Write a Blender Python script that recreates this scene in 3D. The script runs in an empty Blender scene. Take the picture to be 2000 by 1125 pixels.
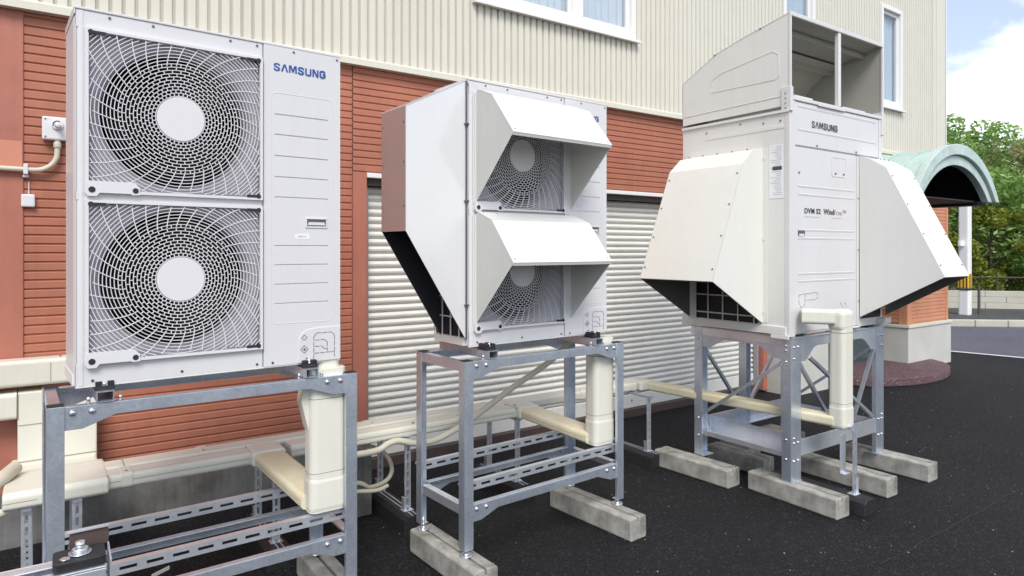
import bpy, math, random
from mathutils import Vector, Matrix
random.seed(7)
S = bpy.context.scene
COL = S.collection
R = math.radians

# ------------------------------------------------------------------ camera
FWD = Vector((.5758, .8176, 0)).normalized()
cd = bpy.data.cameras.new('camera'); cam = bpy.data.objects.new('camera', cd); COL.objects.link(cam)
cam.location = (0, 0, 1.55)
cam.rotation_euler = FWD.to_track_quat('-Z', 'Y').to_euler()
cd.sensor_width = 36; cd.lens = 36*1300/2000; cd.shift_y = -.0373
cd.clip_start = .05; cd.clip_end = 2000
S.camera = cam

# ------------------------------------------------------------------ world, sun, exposure
SUN_EL, SUN_AZ = 48, 208          # azimuth measured clockwise from +Y (into the wall)
w = bpy.data.worlds.new('World'); S.world = w; w.use_nodes = True
nt = w.node_tree; N = nt.nodes; Lk = nt.links; N.clear()
out = N.new('ShaderNodeOutputWorld'); bg = N.new('ShaderNodeBackground'); Lk.new(bg.outputs[0], out.inputs[0])
sky = N.new('ShaderNodeTexSky'); sky.sky_type = 'NISHITA'; sky.sun_disc = False
sky.sun_elevation = R(SUN_EL); sky.sun_rotation = R(SUN_AZ); sky.air_density = 1.0; sky.dust_density = .6; sky.ozone_density = 1.2
tc = N.new('ShaderNodeTexCoord')
mp = N.new('ShaderNodeMapping'); mp.inputs['Scale'].default_value = (1, 1, 2.0); mp.inputs['Location'].default_value = (.6, .9, .1)
nz = N.new('ShaderNodeTexNoise'); nz.inputs['Scale'].default_value = 3.4; nz.inputs['Detail'].default_value = 9; nz.inputs['Roughness'].default_value = .55
rp = N.new('ShaderNodeValToRGB'); rp.color_ramp.elements[0].position = .50; rp.color_ramp.elements[1].position = .66
rp.color_ramp.elements[0].color = (.20, .20, .20, 1); rp.color_ramp.elements[1].color = (1, 1, 1, 1)
mx = N.new('ShaderNodeMix'); mx.data_type = 'RGBA'; mx.inputs[7].default_value = (10.8, 10.6, 10.7, 1)
Lk.new(tc.outputs['Generated'], mp.inputs[0]); Lk.new(mp.outputs[0], nz.inputs[0]); Lk.new(nz.outputs[0], rp.inputs[0])
Lk.new(rp.outputs[0], mx.inputs[0]); Lk.new(sky.outputs[0], mx.inputs[6]); Lk.new(mx.outputs[2], bg.inputs[0])
bg.inputs[1].default_value = .085
sd = bpy.data.lights.new('sun', 'SUN'); sd.energy = 1.5; sd.angle = R(25); sd.color = (1, .95, .87)
sun = bpy.data.objects.new('sun', sd); COL.objects.link(sun)
sdir = Vector((math.sin(R(SUN_AZ))*math.cos(R(SUN_EL)), math.cos(R(SUN_AZ))*math.cos(R(SUN_EL)), math.sin(R(SUN_EL))))
sun.rotation_euler = sdir.to_track_quat('Z', 'Y').to_euler()
S.view_settings.view_transform = 'Standard'; S.view_settings.look = 'None'
S.view_settings.exposure = 1.0; S.view_settings.gamma = 1
S.cycles.max_bounces = 8

# ------------------------------------------------------------------ materials
def mat(name, col, rough=.5, metal=0, spec=.5, coat=0, noise=None, bump=None, streak=0, boards=0, dirt=(.30, .27, .22)):
    """noise=(scale, amount, (r,g,b) second colour, detail)   bump=(scale, strength, distance)"""
    m = bpy.data.materials.new(name); m.use_nodes = True
    t = m.node_tree; n = t.nodes; b = n['Principled BSDF']
    b.inputs['Base Color'].default_value = (*col, 1); b.inputs['Roughness'].default_value = rough
    b.inputs['Metallic'].default_value = metal; b.inputs['Specular IOR Level'].default_value = spec
    b.inputs['Coat Weight'].default_value = coat; b.inputs['Coat Roughness'].default_value = .12
    c = n.new('ShaderNodeTexCoord')
    if noise:
        z = n.new('ShaderNodeTexNoise'); z.inputs['Scale'].default_value = noise[0]
        z.inputs['Detail'].default_value = noise[3] if len(noise) > 3 else 5; z.inputs['Roughness'].default_value = .65
        t.links.new(c.outputs['Object'], z.inputs[0])
        r = n.new('ShaderNodeValToRGB'); r.color_ramp.elements[0].position = .35; r.color_ramp.elements[1].position = .68
        r.color_ramp.elements[0].color = (0, 0, 0, 1); r.color_ramp.elements[1].color = (noise[1],)*3+(1,)
        t.links.new(z.outputs[0], r.inputs[0])
        x = n.new('ShaderNodeMix'); x.data_type = 'RGBA'; x.inputs[6].default_value = (*col, 1); x.inputs[7].default_value = (*noise[2], 1)
        t.links.new(r.outputs[0], x.inputs[0]); t.links.new(x.outputs[2], b.inputs['Base Color'])
    def over(fac, colr):
        x = n.new('ShaderNodeMix'); x.data_type = 'RGBA'; src = b.inputs['Base Color']
        if src.is_linked: t.links.new(src.links[0].from_socket, x.inputs[6])
        else: x.inputs[6].default_value = src.default_value
        x.inputs[7].default_value = (*colr, 1); t.links.new(fac, x.inputs[0]); t.links.new(x.outputs[2], src)
    if streak:
        # run-off streaks and blotches of dirt
        mp_ = n.new('ShaderNodeMapping'); mp_.inputs['Scale'].default_value = (26, 26, 1.1); t.links.new(c.outputs['Object'], mp_.inputs[0])
        z = n.new('ShaderNodeTexNoise'); z.inputs['Scale'].default_value = 1; z.inputs['Detail'].default_value = 7; z.inputs['Roughness'].default_value = .7; t.links.new(mp_.outputs[0], z.inputs[0])
        z2 = n.new('ShaderNodeTexNoise'); z2.inputs['Scale'].default_value = 2.6; z2.inputs['Detail'].default_value = 8; z2.inputs['Roughness'].default_value = .7; t.links.new(c.outputs['Object'], z2.inputs[0])
        m_ = n.new('ShaderNodeMath'); m_.operation = 'MULTIPLY'; t.links.new(z.outputs[0], m_.inputs[0]); t.links.new(z2.outputs[0], m_.inputs[1])
        r = n.new('ShaderNodeMapRange'); r.inputs[1].default_value = .22; r.inputs[2].default_value = .46; r.inputs[3].default_value = 0; r.inputs[4].default_value = streak; t.links.new(m_.outputs[0], r.inputs[0])
        over(r.outputs[0], dirt)
    if boards:
        sx = n.new('ShaderNodeSeparateXYZ'); t.links.new(c.outputs['Object'], sx.inputs[0])
        d_ = n.new('ShaderNodeMath'); d_.operation = 'DIVIDE'; d_.inputs[1].default_value = boards*5; t.links.new(sx.outputs[2], d_.inputs[0])
        fl = n.new('ShaderNodeMath'); fl.operation = 'FLOOR'; t.links.new(d_.outputs[0], fl.inputs[0])
        dx = n.new('ShaderNodeMath'); dx.operation = 'DIVIDE'; dx.inputs[1].default_value = 1.82; t.links.new(sx.outputs[0], dx.inputs[0])
        fx = n.new('ShaderNodeMath'); fx.operation = 'FLOOR'; t.links.new(dx.outputs[0], fx.inputs[0])
        cb = n.new('ShaderNodeCombineXYZ'); t.links.new(fl.outputs[0], cb.inputs[0]); t.links.new(fx.outputs[0], cb.inputs[1])
        wn = n.new('ShaderNodeTexWhiteNoise'); t.links.new(cb.outputs[0], wn.inputs[0])
        q = n.new('ShaderNodeMath'); q.operation = 'MULTIPLY'; q.inputs[1].default_value = .30; t.links.new(wn.outputs[0], q.inputs[0])
        over(q.outputs[0], tuple(k*.62 for k in col))
    if bump:
        z = n.new('ShaderNodeTexNoise'); z.inputs['Scale'].default_value = bump[0]; z.inputs['Detail'].default_value = 6
        t.links.new(c.outputs['Object'], z.inputs[0])
        u = n.new('ShaderNodeBump'); u.inputs['Strength'].default_value = bump[1]; u.inputs['Distance'].default_value = bump[2]
        t.links.new(z.outputs[0], u.inputs['Height']); t.links.new(u.outputs[0], b.inputs['Normal'])
    return m

M = {}
M['white'] = mat('enamel_white', (.67, .662, .68), .38, coat=.2, streak=.09, noise=(3, .35, (.635, .627, .64)), bump=(240, .05, .001))
M['lidwhite'] = mat('enamel_white_lid', (.66, .655, .66), .4, coat=.2, streak=.07)
M['hood'] = mat('hood_paint', (.72, .725, .71), .34, coat=.4, streak=.10, noise=(2.5, .3, (.70, .71, .70)))
M['hoodgl'] = mat('hood_gloss', (.71, .71, .72), .16, spec=.8, coat=.8, streak=.06, noise=(2.0, .3, (.71, .71, .73)))
M['mirrorshade'] = mat('glossy_side_shade_tint', (.56, .51, .51), .10, metal=.6)  # darker pinkish base holds shade and wall reflection of this side
M['ivory'] = mat('ivory_paint', (.735, .73, .695), .42, coat=.15, streak=.11, noise=(2.2, .35, (.70, .695, .655)), bump=(200, .05, .001))
M['ivorybright'] = mat('ivory_hood_paint', (.74, .735, .69), .42, coat=.15, streak=.09, noise=(2.2, .35, (.73, .73, .68)))
M['greyhood'] = mat('duct_grey_paint', (.60, .60, .56), .5, streak=.10, noise=(3, .4, (.54, .53, .485)))
M['grille'] = mat('grille_plastic', (.69, .68, .70), .45)
M['cowl'] = mat('cowl_grey', (.43, .41, .47), .5)
M['cavity'] = mat('cavity_shade_black', (.004, .004, .006), .9, spec=.1)  # near-black base stands in for the unlit fan bay
M['fan'] = mat('fan_blade_shade', (.005, .005, .008), .6, spec=.2)  # blades blackened to carry the shade of the bay
M['coil'] = mat('coil_fins', (.012, .013, .018), .6, metal=.3)
M['ductshade'] = mat('duct_inner_shade', (.36, .35, .315), .6)  # darker than the ivory duct: interior shade put into the colour
M['black'] = mat('black_rubber', (.012, .012, .014), .55, noise=(60, .5, (.03, .03, .032)), bump=(150, .3, .002))
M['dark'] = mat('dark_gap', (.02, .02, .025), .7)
M['greymark'] = mat('moulding_line', (.10, .10, .12), .6)
M['seam'] = mat('seam_grey', (.30, .29, .33), .6)
M['screw'] = mat('screw_head', (.16, .16, .18), .35, metal=.8)
def zinc(name, c0, c1, rough, metal):
    m = mat(name, c0, rough, metal=metal); t = m.node_tree; n = t.nodes; b = n['Principled BSDF']
    c = n.new('ShaderNodeTexCoord'); v = n.new('ShaderNodeTexVoronoi'); v.inputs['Scale'].default_value = 130
    z = n.new('ShaderNodeTexNoise'); z.inputs['Scale'].default_value = 5; z.inputs['Detail'].default_value = 9; z.inputs['Roughness'].default_value = .7
    for q in (v, z): t.links.new(c.outputs['Object'], q.inputs[0])
    sp = n.new('ShaderNodeSeparateColor'); t.links.new(v.outputs['Color'], sp.inputs[0])
    ma = n.new('ShaderNodeMath'); ma.operation = 'MULTIPLY_ADD'; ma.inputs[1].default_value = .35; t.links.new(sp.outputs[0], ma.inputs[0])
    m2 = n.new('ShaderNodeMath'); m2.operation = 'MULTIPLY_ADD'; m2.inputs[1].default_value = 1.5; m2.inputs[2].default_value = -.45; t.links.new(z.outputs[0], m2.inputs[0]); t.links.new(m2.outputs[0], ma.inputs[2])
    x = n.new('ShaderNodeMix'); x.data_type = 'RGBA'; x.inputs[6].default_value = (*c1, 1); x.inputs[7].default_value = (*c0, 1)
    t.links.new(ma.outputs[0], x.inputs[0]); t.links.new(x.outputs[2], b.inputs['Base Color'])
    r = n.new('ShaderNodeMath'); r.operation = 'MULTIPLY_ADD'; r.inputs[1].default_value = .22; r.inputs[2].default_value = rough-.10
    t.links.new(z.outputs[0], r.inputs[0]); t.links.new(r.outputs[0], b.inputs['Roughness'])
    ru = n.new('ShaderNodeTexNoise'); ru.inputs['Scale'].default_value = 17; ru.inputs['Detail'].default_value = 10; ru.inputs['Roughness'].default_value = .75; t.links.new(c.outputs['Object'], ru.inputs[0])
    rr_ = n.new('ShaderNodeMapRange'); rr_.inputs[1].default_value = .66; rr_.inputs[2].default_value = .78; rr_.inputs[4].default_value = .7; t.links.new(ru.outputs[0], rr_.inputs[0])
    x2 = n.new('ShaderNodeMix'); x2.data_type = 'RGBA'; x2.inputs[7].default_value = (.17, .12, .09, 1); t.links.new(rr_.outputs[0], x2.inputs[0]); t.links.new(x.outputs[2], x2.inputs[6]); t.links.new(x2.outputs[2], b.inputs['Base Color'])
    return m
M['steel'] = zinc('galvanised_steel', (.80, .86, .95), (.50, .565, .67), .30, .78)
M['steelb'] = zinc('galvanised_bright', (.90, .93, .97), (.66, .71, .79), .32, .76)
M['bolt'] = mat('bolt_zinc', (.72, .73, .77), .25, metal=.9)
M['duct'] = mat('duct_cream', (.72, .71, .635), .42, noise=(1.7, .6, (.67, .645, .54)), coat=.1, streak=.10, dirt=(.30, .26, .17), bump=(8, .05, .003))
M['ductline'] = mat('duct_joint_line', (.30, .28, .20), .6)
M['ductstain'] = mat('duct_branch_cream', (.72, .68, .52), .5, noise=(5, .7, (.60, .52, .34), 8))
M['conc'] = mat('cast_concrete', (.43, .42, .385), .85, noise=(9, .95, (.17, .165, .145), 10), streak=.5, dirt=(.08, .075, .065), bump=(70, .45, .004))
M['found'] = mat('foundation_render', (.21, .21, .21), .8, streak=.6, dirt=(.05, .045, .04), noise=(4, .9, (.09, .085, .08), 10), bump=(40, .3, .004))
M['pierbase'] = mat('pier_base_render', (.56, .56, .53), .7, noise=(4, .6, (.44, .44, .39), 8))
def brickcol(name, c1, c2, boards=0): return mat(name, c1, .62, noise=(2.3, .8, c2, 7), bump=(160, .25, .0015), streak=.28, dirt=tuple(k*.35 for k in c1), boards=boards)
M['siding'] = brickcol('siding_terracotta', (.47, .18, .11), (.40, .14, .088), .048)
M['smooth'] = brickcol('smooth_terracotta', (.45, .17, .118), (.385, .135, .095))
M['patch'] = mat('repaint_patch', (.58, .24, .16), .7)
M['pier'] = brickcol('pier_siding', (.60, .28, .16), (.54, .23, .13))
M['clad'] = mat('cladding_cream', (.66, .635, .555), .42, streak=.16, noise=(1.2, .5, (.62, .595, .505), 6), coat=.1)
M['flash'] = mat('flashing_cream', (.66, .64, .55), .45, streak=.14)
M['shutter'] = mat('shutter_slats', (.77, .765, .73), .42, streak=.16, noise=(1.6, .6, (.72, .71, .665), 6))
M['lintel'] = mat('lintel_white', (.78, .78, .78), .4)
M['brown'] = mat('brown_base_trim', (.085, .055, .050), .6, noise=(9, .6, (.05, .035, .034)))
M['frame'] = mat('window_frame_white', (.78, .77, .76), .4)
M['curtain'] = mat('curtain_white', (.60, .64, .69), .8)
M['copper'] = mat('verdigris_roof', (.50, .63, .575), .5, noise=(7, .8, (.36, .50, .455), 9), streak=.5, dirt=(.20, .27, .25))
M['copperpale'] = mat('verdigris_fascia', (.54, .645, .615), .5, noise=(9, .8, (.40, .52, .50), 9), streak=.5, dirt=(.20, .26, .26))
M['poster'] = mat('pole_white', (.80, .80, .80), .5)
M['yellow'] = mat('band_yellow', (.72, .42, .03), .5)
M['blue'] = mat('lettering_blue', (.012, .075, .33), .5)
M['textdark'] = mat('lettering_charcoal', (.05, .05, .06), .5)
M['textbrown'] = mat('lettering_taupe', (.42, .34, .30), .5)
M['texthalf'] = mat('sticker_print', (.45, .45, .48), .6)
M['sticker'] = mat('sticker_white', (.80, .80, .82), .5)
M['paint'] = mat('road_marking', (.62, .62, .64), .7, noise=(14, .5, (.45, .45, .47)))
M['kerb'] = mat('kerb_concrete', (.50, .485, .42), .8, noise=(3, .6, (.40, .385, .33)))
M['cable'] = mat('conduit_cream', (.60, .575, .47), .5, noise=(9, .5, (.50, .46, .36)))
M['bark'] = mat('bark', (.09, .07, .05), .9, noise=(8, .8, (.05, .04, .03)))
M['pvc'] = mat('pvc_grey_white', (.70, .70, .72), .4)

# glass: mostly mirror of the sky over pale curtain
g = bpy.data.materials.new('window_glass'); g.use_nodes = True; t_ = g.node_tree; n = t_.nodes; n.remove(n['Principled BSDF'])
tr_ = n.new('ShaderNodeBsdfTransparent'); tr_.inputs[0].default_value = (.93, .96, .98, 1); gl_ = n.new('ShaderNodeBsdfGlossy'); gl_.inputs['Roughness'].default_value = .03
fr0 = n.new('ShaderNodeLayerWeight'); fr0.inputs[0].default_value = .5; fr_ = n.new('ShaderNodeMath'); fr_.operation = 'MULTIPLY'; fr_.inputs[1].default_value = .30; t_.links.new(fr0.outputs['Facing'], fr_.inputs[0]); ms_ = n.new('ShaderNodeMixShader')
t_.links.new(fr_.outputs[0], ms_.inputs[0]); t_.links.new(tr_.outputs[0], ms_.inputs[1]); t_.links.new(gl_.outputs[0], ms_.inputs[2]); t_.links.new(ms_.outputs[0], n['Material Output'].inputs[0])
M['glass'] = g
g = mat('door_glass_dark', (.05, .08, .09), .08, spec=.8); M['doorglass'] = g

def asphalt(name, c0, c1, speck, sc):
    m = bpy.data.materials.new(name); m.use_nodes = True; t = m.node_tree; n = t.nodes; b = n['Principled BSDF']
    c = n.new('ShaderNodeTexCoord')
    a = n.new('ShaderNodeTexNoise'); a.inputs['Scale'].default_value = .7; a.inputs['Detail'].default_value = 8; a.inputs['Roughness'].default_value = .6
    v = n.new('ShaderNodeTexVoronoi'); v.inputs['Scale'].default_value = sc
    f = n.new('ShaderNodeTexNoise'); f.inputs['Scale'].default_value = sc*1.3; f.inputs['Detail'].default_value = 4
    for q in (a, v, f): t.links.new(c.outputs['Object'], q.inputs[0])
    r1 = n.new('ShaderNodeValToRGB'); r1.color_ramp.elements[0].position = .35; r1.color_ramp.elements[1].position = .7
    r1.color_ramp.elements[0].color = (*c0, 1); r1.color_ramp.elements[1].color = (*c1, 1); t.links.new(a.outputs[0], r1.inputs[0])
    wn = n.new('ShaderNodeSeparateColor'); t.links.new(v.outputs['Color'], wn.inputs[0])
    r2 = n.new('ShaderNodeValToRGB'); r2.color_ramp.elements[0].position = .45; r2.color_ramp.elements[1].position = 1.0
    r2.color_ramp.elements[0].color = (0, 0, 0, 1); r2.color_ramp.elements[1].color = (1, 1, 1, 1); e_ = r2.color_ramp.elements.new(.88); e_.color = (.12, .12, .12, 1); t.links.new(wn.outputs[0], r2.inputs[0])
    x = n.new('ShaderNodeMix'); x.data_type = 'RGBA'; x.inputs[7].default_value = (*speck, 1)
    t.links.new(r2.outputs[0], x.inputs[0]); t.links.new(r1.outputs[0], x.inputs[6]); t.links.new(x.outputs[2], b.inputs['Base Color'])
    bu = n.new('ShaderNodeBump'); bu.inputs['Strength'].default_value = 1.0; bu.inputs['Distance'].default_value = .012
    ad = n.new('ShaderNodeMath'); ad.operation = 'SUBTRACT'; t.links.new(f.outputs[0], ad.inputs[0]); t.links.new(v.outputs['Distance'], ad.inputs[1])
    t.links.new(ad.outputs[0], bu.inputs['Height']); t.links.new(bu.outputs[0], b.inputs['Normal'])
    b.inputs['Roughness'].default_value = .68; b.inputs['Specular IOR Level'].default_value = .3
    return m
M['asphalt'] = asphalt('asphalt_dark', (.0042, .0039, .0050), (.0115, .011, .0135), (.060, .060, .068), 120)
M['road'] = asphalt('asphalt_road', (.105, .107, .140), (.13, .132, .168), (.2, .2, .24), 60)
M['walk'] = asphalt('asphalt_walk', (.06, .06, .065), (.09, .09, .09), (.16, .16, .15), 50)
M['terrazzo'] = asphalt('pebble_wash', (.115, .065, .075), (.16, .095, .105), (.34, .27, .28), 70)

def leafmat(name, ca, cb, cc):
    m = bpy.data.materials.new(name); m.use_nodes = True; t = m.node_tree; n = t.nodes; b = n['Principled BSDF']
    ge = n.new('ShaderNodeNewGeometry'); r = n.new('ShaderNodeValToRGB')
    r.color_ramp.elements[0].color = (*ca, 1); r.color_ramp.elements[1].color = (*cc, 1)
    e = r.color_ramp.elements.new(.5); e.color = (*cb, 1)
    c = n.new('ShaderNodeTexCoord'); z = n.new('ShaderNodeTexNoise'); z.inputs['Scale'].default_value = 1.1; z.inputs['Detail'].default_value = 3
    t.links.new(c.outputs['Object'], z.inputs[0])
    ad = n.new('ShaderNodeMath'); ad.operation = 'MULTIPLY_ADD'; ad.inputs[1].default_value = .55
    t.links.new(ge.outputs['Random Per Island'], ad.inputs[0])
    s2 = n.new('ShaderNodeMath'); s2.operation = 'MULTIPLY_ADD'; s2.inputs[1].default_value = 1.6; s2.inputs[2].default_value = -.55
    t.links.new(z.outputs[0], s2.inputs[0]); t.links.new(s2.outputs[0], ad.inputs[2]); t.links.new(ad.outputs[0], r.inputs[0])
    t.links.new(r.outputs[0], b.inputs['Base Color']); b.inputs['Roughness'].default_value = .5
    tr = n.new('ShaderNodeBsdfTranslucent'); t.links.new(r.outputs[0], tr.inputs[0])
    ms = n.new('ShaderNodeMixShader'); ms.inputs[0].default_value = .42
    o = n['Material Output']; t.links.new(b.outputs[0], ms.inputs[1]); t.links.new(tr.outputs[0], ms.inputs[2]); t.links.new(ms.outputs[0], o.inputs[0])
    return m
M['leaf'] = leafmat('leaf_green', (.08, .18, .045), (.26, .43, .10), (.50, .64, .26))
M['leafy'] = leafmat('leaf_yellow_green', (.07, .11, .016), (.21, .26, .03), (.40, .42, .08))
M['leafr'] = leafmat('leaf_rusty', (.10, .16, .05), (.30, .34, .12), (.50, .40, .22))

# ------------------------------------------------------------------ mesh builder
SPLIT = {'base_tray', 'bolt', 'screw', 'plain_pilaster', 'corner_post', 'fan_hood', 'side_hood', 'front_hood', 'exhaust_duct', 'hood_flange', 'fixing_bracket', 'clamp_bolt', 'rubber_pad', 'foot_bracket', 'cover_joint', 'shutter_guide', 'coil', 'hood_screw', 'duct_screw', 'fixing_hole', 'rail_screw', 'small_plate', 'corner_board', 'pier_siding', 'wall_core_', 'sash', 'pane', 'pressed_rib'}
class MB:
    def __init__(s): s.v = []; s.f = []; s.M = Matrix.Identity(4); s.sm = []
    def add(s, vs, fs, smooth=False):
        o = len(s.v); s.v += [tuple(s.M @ Vector(p)) for p in vs]
        s.f += [tuple(i+o for i in f) for f in fs]; s.sm += [smooth]*len(fs); return s
    def box(s, x0, x1, y0, y1, z0, z1):
        if x0 > x1: x0, x1 = x1, x0
        if y0 > y1: y0, y1 = y1, y0
        if z0 > z1: z0, z1 = z1, z0
        return s.add([(x0,y0,z0),(x1,y0,z0),(x1,y1,z0),(x0,y1,z0),(x0,y0,z1),(x1,y0,z1),(x1,y1,z1),(x0,y1,z1)],
              [(0,3,2,1),(4,5,6,7),(0,1,5,4),(1,2,6,5),(2,3,7,6),(3,0,4,7)])
    def prism(s, poly, axis, a, b, smooth=False):
        """poly in the two other axes: axis x -> (y,z); y -> (x,z); z -> (x,y)"""
        f = {'x': lambda p, t: (t, p[0], p[1]), 'y': lambda p, t: (p[0], t, p[1]), 'z': lambda p, t: (p[0], p[1], t)}[axis]
        k = len(poly)
        # orientation
        ar = sum(poly[i][0]*poly[(i+1) % k][1]-poly[(i+1) % k][0]*poly[i][1] for i in range(k))
        if (ar < 0) != (axis == 'y'): poly = poly[::-1]
        vs = [f(p, a) for p in poly]+[f(p, b) for p in poly]
        fl = a < b
        fs = [tuple(range(k))[::-1], tuple(range(k, 2*k))]+[(i, (i+1) % k, (i+1) % k+k, i+k) for i in range(k)]
        if not fl: fs = [q[::-1] for q in fs]
        o = len(s.f); s.add(vs, fs)
        if smooth:
            for i in range(2, len(fs)): s.sm[o+i] = True
        return s
    def cyl(s, c, d, r, h, n=12, r2=None, dome=0):
        """cylinder from c along direction d"""
        d = Vector(d).normalized(); q = d.to_track_quat('Z', 'Y').to_matrix(); r2 = r if r2 is None else r2; c = Vector(c)
        rings = [(r, 0), (r2, h)]
        if dome: rings += [(r2*.8, h+dome*.55), (r2*.4, h+dome*.9)]
        vs = []
        for rr, hh in rings:
            for i in range(n):
                a = 2*math.pi*i/n; vs.append(tuple(c+q @ Vector((rr*math.cos(a), rr*math.sin(a), hh))))
        fs = [tuple(range(n))[::-1], tuple(range(len(vs)-n, len(vs)))]
        s.add(vs, fs)
        o = len(s.v)-len(vs)
        for k in range(len(rings)-1):
            for i in range(n): s.f.append((o+k*n+i, o+k*n+(i+1) % n, o+(k+1)*n+(i+1) % n, o+(k+1)*n+i)); s.sm.append(True)
        return s
    def tube(s, pts, r, n=8):
        pts = [Vector(p) for p in pts]; vs = []; fs = []; up = None
        for i, p in enumerate(pts):
            d = (pts[min(i+1, len(pts)-1)]-pts[max(i-1, 0)]).normalized()
            if up is None: up = d.orthogonal().normalized()
            up = (up-d*up.dot(d)).normalized(); sd_ = d.cross(up)
            rr = r[i] if isinstance(r, (list, tuple)) else r
            for k in range(n):
                a = 2*math.pi*k/n; vs.append(tuple(p+up*rr*math.cos(a)+sd_*rr*math.sin(a)))
        for i in range(len(pts)-1):
            for k in range(n): fs.append((i*n+k, i*n+(k+1) % n, (i+1)*n+(k+1) % n, (i+1)*n+k))
        s.add(vs, fs, True); s.add([vs[k] for k in range(n)], [tuple(range(n))[::-1]]); s.add([vs[-n+k] for k in range(n)], [tuple(range(n))])
        return s
    def bar(s, a, b, w, t, up=(0, 0, 1)):
        """flat bar from a to b, width w (in the plane across up), thickness t"""
        a = Vector(a); b = Vector(b); d = (b-a); L = d.length; d.normalize(); y = Vector(up).cross(d).normalized(); z = d.cross(y)
        m = Matrix((d, y, z)).transposed().to_4x4(); m.translation = a
        old = s.M; s.M = old @ m; s.box(0, L, -t/2, t/2, -w/2, w/2); s.M = old; return s
    def build(s, name, m, parent=None, bevel=0, seg=2):
        if name in SPLIT: return s.build_each(name, m, parent, bevel, seg)
        return s.build_one(name, m, parent, bevel, seg)
    def build_each(s, name, m, parent, bevel, seg):
        '''one object for each separate piece of the builder'''
        p = list(range(len(s.v)))
        def find(i):
            while p[i] != i: p[i] = p[p[i]]; i = p[i]
            return i
        for f in s.f:
            for q in f[1:]:
                a, b = find(f[0]), find(q)
                if a != b: p[a] = b
        comp = {}
        for i in range(len(s.v)): comp.setdefault(find(i), []).append(i)
        g = [[[min(s.v[i][k] for i in c) for k in range(3)], [max(s.v[i][k] for i in c) for k in range(3)], set(c)] for c in comp.values()]
        e = .0025; ch = True
        while ch:
            ch = False
            for i in range(len(g)):
                for j in range(i+1, len(g)):
                    if all(g[i][0][k] <= g[j][1][k]+e and g[j][0][k] <= g[i][1][k]+e for k in range(3)):
                        g[i] = [[min(g[i][0][k], g[j][0][k]) for k in range(3)], [max(g[i][1][k], g[j][1][k]) for k in range(3)], g[i][2] | g[j][2]]
                        g.pop(j); ch = True; break
                if ch: break
        o = None
        for _, _, c in g:
            mb = MB(); ix = {v: n for n, v in enumerate(sorted(c))}; mb.v = [s.v[v] for v in sorted(c)]
            for f, sm in zip(s.f, s.sm):
                if f[0] in c: mb.f.append(tuple(ix[q] for q in f)); mb.sm.append(sm)
            o_ = mb.build_one(name, m, parent, bevel, seg); o = o or o_
        return o
    def build_one(s, name, m, parent=None, bevel=0, seg=2):
        me = bpy.data.meshes.new(name); me.from_pydata(s.v, [], s.f); me.update()
        me.polygons.foreach_set('use_smooth', s.sm)
        me.materials.append(M[m] if isinstance(m, str) else m)
        o = bpy.data.objects.new(name, me); COL.objects.link(o); o.parent = parent
        if bevel:
            b_ = o.modifiers.new('bevel', 'BEVEL'); b_.width = bevel; b_.segments = seg; b_.limit_method = 'ANGLE'; b_.angle_limit = R(35)
        return o
def tag(o, label=None, cat=None, group=None, kind=None):
    for k, v in (('label', label), ('category', cat), ('group', group), ('kind', kind)):
        if v: o[k] = v
    return o
def empty(name, loc, yaw=0):
    o = bpy.data.objects.new(name, None); COL.objects.link(o); o.location = loc; o.rotation_euler = (0, 0, R(yaw)); o.empty_display_size = .1
    return o
def copy_tree(o, parent=None):
    kids = [c for c in list(bpy.data.objects) if c.parent == o]
    c = o.copy(); COL.objects.link(c); c.parent = parent
    for k in kids: copy_tree(k, c)
    return c
def text(name, body, x, z, width, height, m, parent, y=0, bold=.012, extrude=.0012, shear=0, rot=(90, 0, 0), flip=None):
    cu = bpy.data.curves.new(name, 'FONT'); cu.body = body; cu.size = 1; cu.offset = bold; cu.extrude = .01; cu.resolution_u = 3; cu.space_character = 1.06
    t = bpy.data.objects.new(name, cu); COL.objects.link(t)
    me = bpy.data.meshes.new_from_object(t); bpy.data.objects.remove(t)
    xs = [v.co.x for v in me.vertices]; ys = [v.co.y for v in me.vertices]
    x0, x1, y0, y1 = min(xs), max(xs), min(ys), max(ys)
    for v in me.vertices:
        u = (v.co.x-x0)/(x1-x0)*width; q = (v.co.y-y0)/(y1-y0)*height; e = v.co.z/.01*extrude
        v.co = (u, -e, q) if flip is None else (-e, -u, q)
    me.materials.clear(); me.materials.append(M[m])
    o = bpy.data.objects.new(name, me); COL.objects.link(o); o.parent = parent; o.location = (x, y, z)
    return o
GL = {'S': [[(.96, .80), (.88, .93), (.70, 1), (.32, 1), (.12, .93), (.06, .77), (.14, .62), (.80, .40), (.94, .26), (.88, .08), (.70, 0), (.28, 0), (.10, .08), (.04, .22)]],
      'A': [[(.02, 0), (.42, 1), (.58, 1), (.98, 0)]], 'M': [[(.04, 0), (.04, 1), (.20, 1), (.5, .12), (.80, 1), (.96, 1), (.96, 0)]],
      'U': [[(.05, 1), (.05, .2), (.16, .04), (.34, 0), (.66, 0), (.84, .04), (.95, .2), (.95, 1)]], 'N': [[(.05, 0), (.05, 1), (.18, 1), (.82, 0), (.95, 0), (.95, 1)]],
      'G': [[(.95, .78), (.86, .94), (.66, 1), (.34, 1), (.14, .94), (.05, .78), (.05, .22), (.14, .06), (.34, 0), (.66, 0), (.86, .06), (.95, .22), (.95, .48), (.56, .48)]]}
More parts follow.
